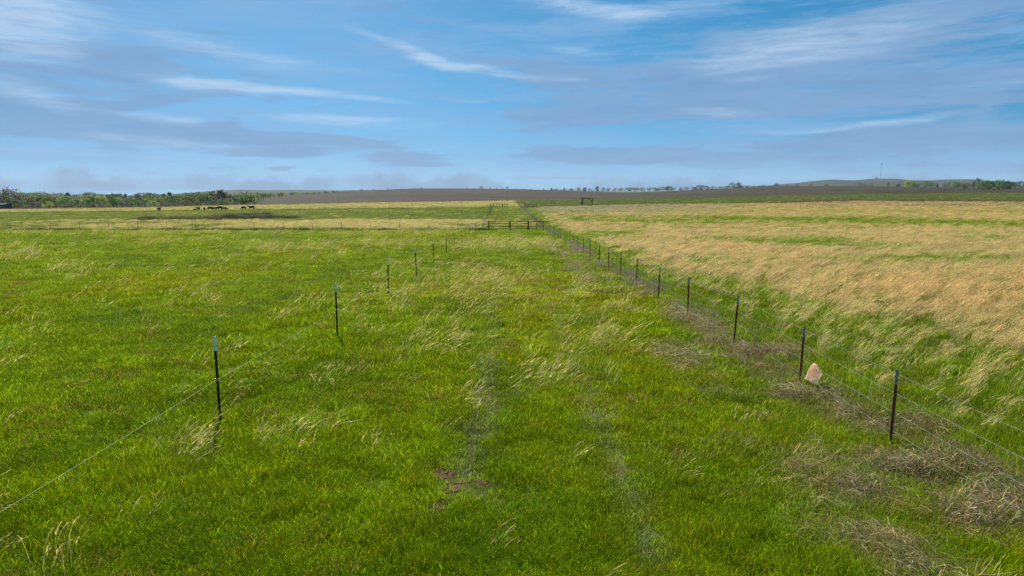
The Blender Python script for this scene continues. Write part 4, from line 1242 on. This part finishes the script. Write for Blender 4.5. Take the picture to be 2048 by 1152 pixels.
# the tree belt on the left: front row
SHAPE = {'round': 'rounded', 'broad': 'broad', 'tall': 'narrow', 'cedar': 'pointed', 'bush': 'low bushy', 'sparse': 'thinly leaved'}
FIXED = [(6, 376, 'broad', 'grey-green'), (34, 386, 'cedar', 'dark green'), (50, 386, 'broad', 'mid green'), (27, 406, 'bush', 'yellow-green'), (49, 410, 'bush', 'yellow-green'), (75, 387, 'round', 'mid green'),
         (100, 391, 'round', 'olive'), (112, 392, 'round', 'light green'), (128, 392, 'round', 'light green'), (141, 397, 'round', 'dark green'), (155, 397, 'round', 'yellow-green'), (174, 390, 'broad', 'light green'),
         (197, 391, 'broad', 'yellow-green'), (224, 392, 'round', 'mid green'), (242, 391, 'tall', 'mid green'), (262, 394, 'round', 'mid green'), (288, 397, 'broad', 'yellow-green'), (305, 391, 'round', 'mid green'),
         (331, 391, 'broad', 'mid green'), (355, 391, 'round', 'mid green'), (376, 392, 'broad', 'olive'), (401, 383, 'round', 'mid green'), (423, 382, 'tall', 'grey-green'), (443, 379.5, 'tall', 'grey-green'),
         (454, 397, 'bush', 'yellow-green'), (470, 386, 'round', 'mid green'), (490, 387, 'round', 'mid green'), (507, 388, 'broad', 'light green'), (88, 392, 'sparse', 'grey-brown'), (62, 393, 'sparse', 'grey-brown'), (165, 394, 'sparse', 'grey-brown'),
         (212, 394, 'round', 'dark green'), (252, 393, 'sparse', 'grey-brown'), (275, 393, 'round', 'dark green'), (318, 394, 'round', 'olive'), (343, 393, 'tall', 'dark green'), (390, 391, 'round', 'dark green'), (412, 388, 'round', 'dark green'),
         (432, 390, 'sparse', 'grey-brown'), (460, 389, 'tall', 'grey-green'), (481, 389, 'round', 'dark green'), (18, 392, 'round', 'grey-green'), (120, 394, 'sparse', 'grey-green'), (184, 392, 'tall', 'mid green'), (232, 393, 'round', 'light green'), (300, 395, 'round', 'mid green'), (366, 393, 'round', 'mid green')]
FIXED.sort()
for i, (px, top, kd, cc) in enumerate(FIXED):
    y = 385 + (i * 53 % 45) + (-12 if kd == 'bush' else 0)
    tree_top(px, top, y, kd, cc, '%s %s %s, %s from the left in the tree belt\'s front row' % (cc, SHAPE[kd], 'bush' if kd == 'bush' else 'tree', ordinal(i)), 'front trees of the left tree belt', 1.5)
# its back row
xs = sorted([-60 + i * 14.2 + rnd.uniform(-4, 4) for i in range(42)])
vis = 0
for i, px in enumerate(xs):
    kd = rnd.choice(['round', 'round', 'broad', 'tall', 'sparse', 'cedar']); cc = rnd.choice(['dark green', 'mid green', 'olive', 'grey-brown', 'dark green', 'grey-green'])
    top = {True: 386.5, False: 385.5}[px < 380] + rnd.uniform(-3.0, 2.5)
    if px < 0: tree_top(px, top, 560 + rnd.uniform(0, 60), 'broad', cc, '%s tree at the outer left end of the tree belt, number %s outward' % (cc, ordinal(i)), 'back trees of the left tree belt', 1.3); continue
    tree_top(px, top, 540 + rnd.uniform(0, 80), kd, cc, '%s %s treetop, %s from the left in the tree belt\'s back row' % (cc, SHAPE[kd], ordinal(vis)), 'back trees of the left tree belt', 1.6); vis += 1
for i in range(34):
    px = -10 + i * 15.0 + rnd.uniform(-4, 4); cc = rnd.choice(['grey-brown', 'olive', 'dark green', 'mid green', 'yellow-green', 'grey-green'])
    y = 376 + rnd.uniform(0, 8); p = at_depth(px, y)
    tree(p, rnd.uniform(1.9, 3.6), 'bush', cc, '%s low bush, %s from the left along the foot of the tree belt' % (cc, ordinal(i)), 'bushes along the foot of the tree belt', 'bush', rnd.uniform(.9, 1.5))
# crowns peeping over the dark slope
xs = [520 + i * 9.2 + rnd.uniform(-2.5, 2.5) for i in range(27)]
for i, px in enumerate(xs):
    t_ = (px - 520) / 240; top = 386 - 8.0 * t_ + rnd.uniform(-1.2, 1.5) + (3 if i % 3 == 0 else 0)
    cc = rnd.choice(['light green', 'yellow-green', 'mid green', 'light green']) if px < 650 and i % 3 != 1 else rnd.choice(['dark green', 'mid green', 'grey-green'])
    kd = rnd.choice(['round', 'broad', 'round', 'broad'])
    tree_top(px, top, 700 + 520 * t_ + rnd.uniform(0, 60), kd, cc, '%s %s treetop, %s from the left above the dark slope' % (cc, SHAPE[kd], ordinal(i)), 'treetops above the dark slope', 1.7)
# along the crest
CREST = [(776, 375.5), (790, 376.5), (806, 376), (829, 374.6), (843, 373.4), (858, 375.8), (872, 375.2), (886, 376), (902, 375.5), (918, 375.7), (935, 374.8), (948, 374.2), (963, 371.2), (981, 374.6), (993, 374.6), (1005, 375.4), (1015, 372.6), (1030, 376), (1047, 376.4), (1062, 377), (1087, 376.3),
         (1103, 375), (1113, 376), (1128, 374.5), (1143, 375.6), (1157, 374.6), (1169, 373.4), (1178, 376), (1194, 372), (1206, 374), (1217, 374.6), (1230, 375), (1243, 373.5), (1258, 374), (1272, 373.6), (1284, 374.4), (1299, 373.5), (1312, 374), (1324, 372.6), (1336, 371.8), (1348, 373), (1361, 373.4), (1374, 372.8), (1388, 373.2), (1402, 369.6), (1415, 373), (1427, 372), (1440, 371.6), (1453, 371), (1468, 363.6), (1484, 370.6), (1497, 370), (1510, 370.6), (1524, 369.5), (1540, 370)]
for i, (px, top) in enumerate(CREST):
    y = 1130 if px < 1110 else (1290 if px < 1180 else 1480)
    kd = 'broad' if px in (963, 1402) else ('tall' if px == 1468 else rnd.choice(['round', 'broad', 'round', 'sparse']))
    cc = {963: 'light green', 1402: 'dark green', 1468: 'mid green', 1015: 'blackish green'}.get(px) or rnd.choice(['dark green', 'mid green', 'grey-green', 'olive', 'dark green'])
    if px == 1468: kd = 'round'
    extra = {963: 'broad light green tree standing out on the crest of the dark hill', 1015: 'small blackish round tree on the crest above the lane', 1402: 'dark dense round tree in the far row on the skyline', 1468: 'tallest tree of the far row on the skyline'}.get(px)
    tree_top(px, top, y + rnd.uniform(0, 25), kd, cc, extra or '%s %s tree, %s from the left along the far skyline' % (cc, SHAPE[kd], ordinal(i)), 'skyline trees', rnd.uniform(.9, 1.7) if px < 1240 else rnd.uniform(1.5, 2.4))
for i in range(38):
    px = 1112 + i * 11.6 + rnd.uniform(-4, 4); p = at_depth(px, (1300 if px < 1180 else 1465) + rnd.uniform(0, 15))
    cc = rnd.choice(['dark green', 'mid green', 'grey-green', 'olive'])
    tree(p, rnd.uniform(2.2, 5.5), 'bush', cc, '%s low bush, %s from the left in the hedge along the far skyline' % (cc, ordinal(i)), 'hedge bushes on the skyline', 'bush', rnd.uniform(1.2, 2.4))
# right side
RIGHT = [(1552, 366.5, 1180, 'broad', 'dark green', 'dark broad tree on the skyline below the left end of the long hill', 1.3), (1573, 369, 1200, 'round', 'grey-green', None, 1), (1592, 369, 1200, 'broad', 'grey-green', None, 1.2), (1620, 367, 1200, 'sparse', 'grey-brown', None, 1.5),
         (1652, 368, 1150, 'bush', 'dark green', 'low dark bush on the rim of the brown field before the long hill', 1), (1716, 365, 1600, 'broad', 'grey-green', None, 1.2), (1733, 364.5, 1600, 'broad', 'grey-green', None, 1.2), (1775, 363.5, 1200, 'sparse', 'grey-green', None, 1.4),
         (1796, 367, 1200, 'round', 'dark green', None, 1.2), (1815, 361.5, 690, 'round', 'yellow-green', 'yellow-green tree with a bare trunk on the brown field', 1.15), (1826, 362, 900, 'round', 'light green', None, 1), (1834, 366, 1150, 'bush', 'dark green', None, 1),
         (1850, 361.5, 1250, 'broad', 'mid green', None, 1.2), (1862, 363.5, 1250, 'broad', 'mid green', None, 1.2), (1873, 368, 1100, 'cedar', 'dark green', None, 1.3), (1888, 367, 1600, 'round', 'grey-green', None, 1.2), (1904, 362, 1560, 'broad', 'mid green', None, 1.2),
         (1912, 364, 1560, 'round', 'mid green', None, 1.2), (1922, 365, 1560, 'round', 'dark green', None, 1.2), (1927, 368, 620, 'round', 'olive', 'small olive tree alone before the dark right-hand group', 1.25), (1934, 365.5, 1560, 'broad', 'dark green', None, 1.2), (1946, 363.5, 1300, 'cedar', 'dark green', None, 1.5),
         (1956, 356.5, 640, 'sparse', 'grey-brown', 'tall thinly leaved grey tree rising behind the dark group', .8), (1964, 362.5, 610, 'broad', 'mid green', 'left tree of the dark green group by the field edge', 1.15), (1977, 362, 620, 'broad', 'dark green', 'second tree of the dark green group by the field edge', 1.15),
         (1996, 359.5, 640, 'broad', 'mid green', 'tallest leafy tree of the dark green group by the field edge', 1.1), (2007, 360.5, 650, 'round', 'dark green', 'dark tree against the tallest one in the group by the field edge', 1.1), (2019, 363, 640, 'broad', 'dark green', 'last tree of the dark green group by the field edge', 1.1),
         (1990, 361, 1200, 'broad', 'mid green', None, 1.2), (1974, 360.5, 1200, 'broad', 'mid green', None, 1.2), (2014, 362, 1200, 'broad', 'dark green', None, 1.2), (2028, 363.5, 1150, 'broad', 'dark green', None, 1.3), (2040, 362, 1150, 'broad', 'mid green', None, 1.3), (2052, 365, 700, 'round', 'olive', None, 1.2),
         (2066, 362, 1150, 'broad', 'mid green', None, 1.3), (2090, 363, 1150, 'broad', 'dark green', None, 1.3)]
nn = 0
for px, top, y, kd, cc, lab, wd in RIGHT:
    if lab is None:
        lab = '%s %s tree, %s from the left before the long hill' % (cc, SHAPE[kd], ordinal(nn)); nn += 1
    tree_top(px, top, y, kd, cc, lab, 'trees before the long hill', wd)
BUSH = [(1352, 388.5, 425, 'light green', 'lone light green bush at the edge of the dark field past the timber frame', .8), (1808, 376.5, 660, 'dark green', 'dark bush at the foot of the yellow-green tree', .5), (1890, 384, 520, 'blackish green', 'low blackish bush at the border of the green strip on the right', .9),
        (1946, 372.5, 800, 'dark green', 'dark bush behind the small olive tree', .8), (97, 410.5, 368, 'blackish green', 'small blackish cedar bush before the left tree belt', .5), (1987, 378.5, 600, 'blackish green', 'low dark scrub under the dark green group of trees', 1.6)]
for px, top, y, cc, lab, wd in BUSH:
    tree_top(px, top, y, 'bush', cc, lab, 'single bushes', wd, 'bush')

# ---------------------------------------------------------------- far buildings
def house(px, y, wid, dep, wall_h, roof_h, rz, wm, rm, label, lift=0.0, windows=2):
    p = at_depth(px, y); e = tag(empty('farm_building', p + Vector((0, 0, lift)), rz), label, 'building')
    wl = MB().box((0, 0, wall_h / 2 - lift / 2), (wid, dep, wall_h + lift)).build('wall', wm, e)
    ov = .4; a, b = wid / 2 + ov, dep / 2 + ov
    MB().add([(-a, -b, wall_h + .02), (a, -b, wall_h + .02), (a, b, wall_h + .02), (-a, b, wall_h + .02), (-a, 0, wall_h + roof_h), (a, 0, wall_h + roof_h)],
             [(0, 1, 5, 4), (2, 3, 4, 5), (0, 4, 3), (1, 2, 5), (0, 3, 2, 1)]).build('roof', rm, e)
    MB().box((0, -dep / 2 - .03, 1.05), (1.1, .05, 2.1)).build('door', M['dark_wall'], e)
    for i in range(windows):
        x = wid * (.28 if i % 2 else -.28)
        wn = MB().box((x, -dep / 2 - .03, 1.6), (1.2, .05, 1.1)).build('window', M['window'], e)
        MB().box((x, -dep / 2 - .05, .98), (1.4, .1, .08)).build('sill', M['white_wall'], wn)
    return e
house(229, 640, 9.0, 8, 3.2, 1.0, .05, M['white_wall'], M['white_roof'], 'white roofed building just clearing the left tree belt', lift=4.0)
house(27, 520, 5.0, 6, 2.6, 1.4, .3, M['white_wall'], M['grey_roof'], 'small pale house among the trees at the left edge', lift=2.2)
house(2, 372, 6.0, 6, 2.2, .6, 0, M['dark_wall'], M['grey_roof'], 'low grey shed at the left edge before the tree belt', lift=0)
house(1749.5, 5000, 14, 10, 9, 3, 0, M['white_wall'], M['white_roof'], 'tiny white hut at the foot of the mast on the long hill', lift=CAM_Z + (391 - 357.6) / FPX * 5000 - h1(*at_depth(1749.5, 5000)[:2]) - 2, windows=2)

# masts
def mast(px, y, top, base, wid, label, arms=True):
    x = (px - 1024) / FPX / 1.009 * y
    z0 = CAM_Z + (391 - base) / FPX * y - 6; h = (base - top) / FPX * y + 6
    e = tag(empty('radio_mast', (x, y, z0)), label, 'mast')
    legs = [(wid * math.cos(a), wid * math.sin(a)) for a in (R(90), R(210), R(330))]
    for lx, ly in legs: MB().tube([(lx, ly, 0), (lx, ly, h)], wid * .16, 6).build('leg', M['mast'], e)
    br = MB(); n = max(6, int(h / (wid * 2.4)))
    for i in range(n):
        z_a, z_b = h * i / n, h * (i + 1) / n
        for j in range(3):
            a, b = legs[j], legs[(j + 1) % 3]
            br.tube([(*a, z_a), (*b, z_b)], wid * .08, 4); br.tube([(*a, z_b), (*b, z_b)], wid * .07, 4)
    tag(br.build('bracing', M['mast'], e), kind='stuff')
    if arms:
        for a in range(3):
            an = R(30 + 120 * a)
            MB().box((math.cos(an) * wid * 2.2, math.sin(an) * wid * 2.2, h - wid * 1.5), (wid * 2.6, wid * .5, wid * 2.2), Matrix.Rotation(an + R(90), 3, 'Z')).build('antenna', M['mast'], e)
mast(1758.5, 5000, 328, 358, 2.3, 'tall thin radio mast on top of the long hill')
mast(1915, 5000, 353.5, 359.5, 1.2, 'short faint mast on the far end of the long hill', False)

# ---------------------------------------------------------------- haze
hz_m, t, out = material('air')
pv = t.node('ShaderNodeVolumePrincipled')
pv.inputs['Color'].default_value = (.80, .90, 1.0, 1)
pv.inputs['Density'].default_value = 3.6e-5
pv.inputs['Anisotropy'].default_value = 0.2
t.l.new(pv.outputs[0], out.inputs['Volume'])
hz_m.cycles.volume_sampling = 'DISTANCE'
hb = MB().box((0, 4400, 117), (17400, 9600, 262)).build('haze', hz_m)
tag(hb, kind='stuff')
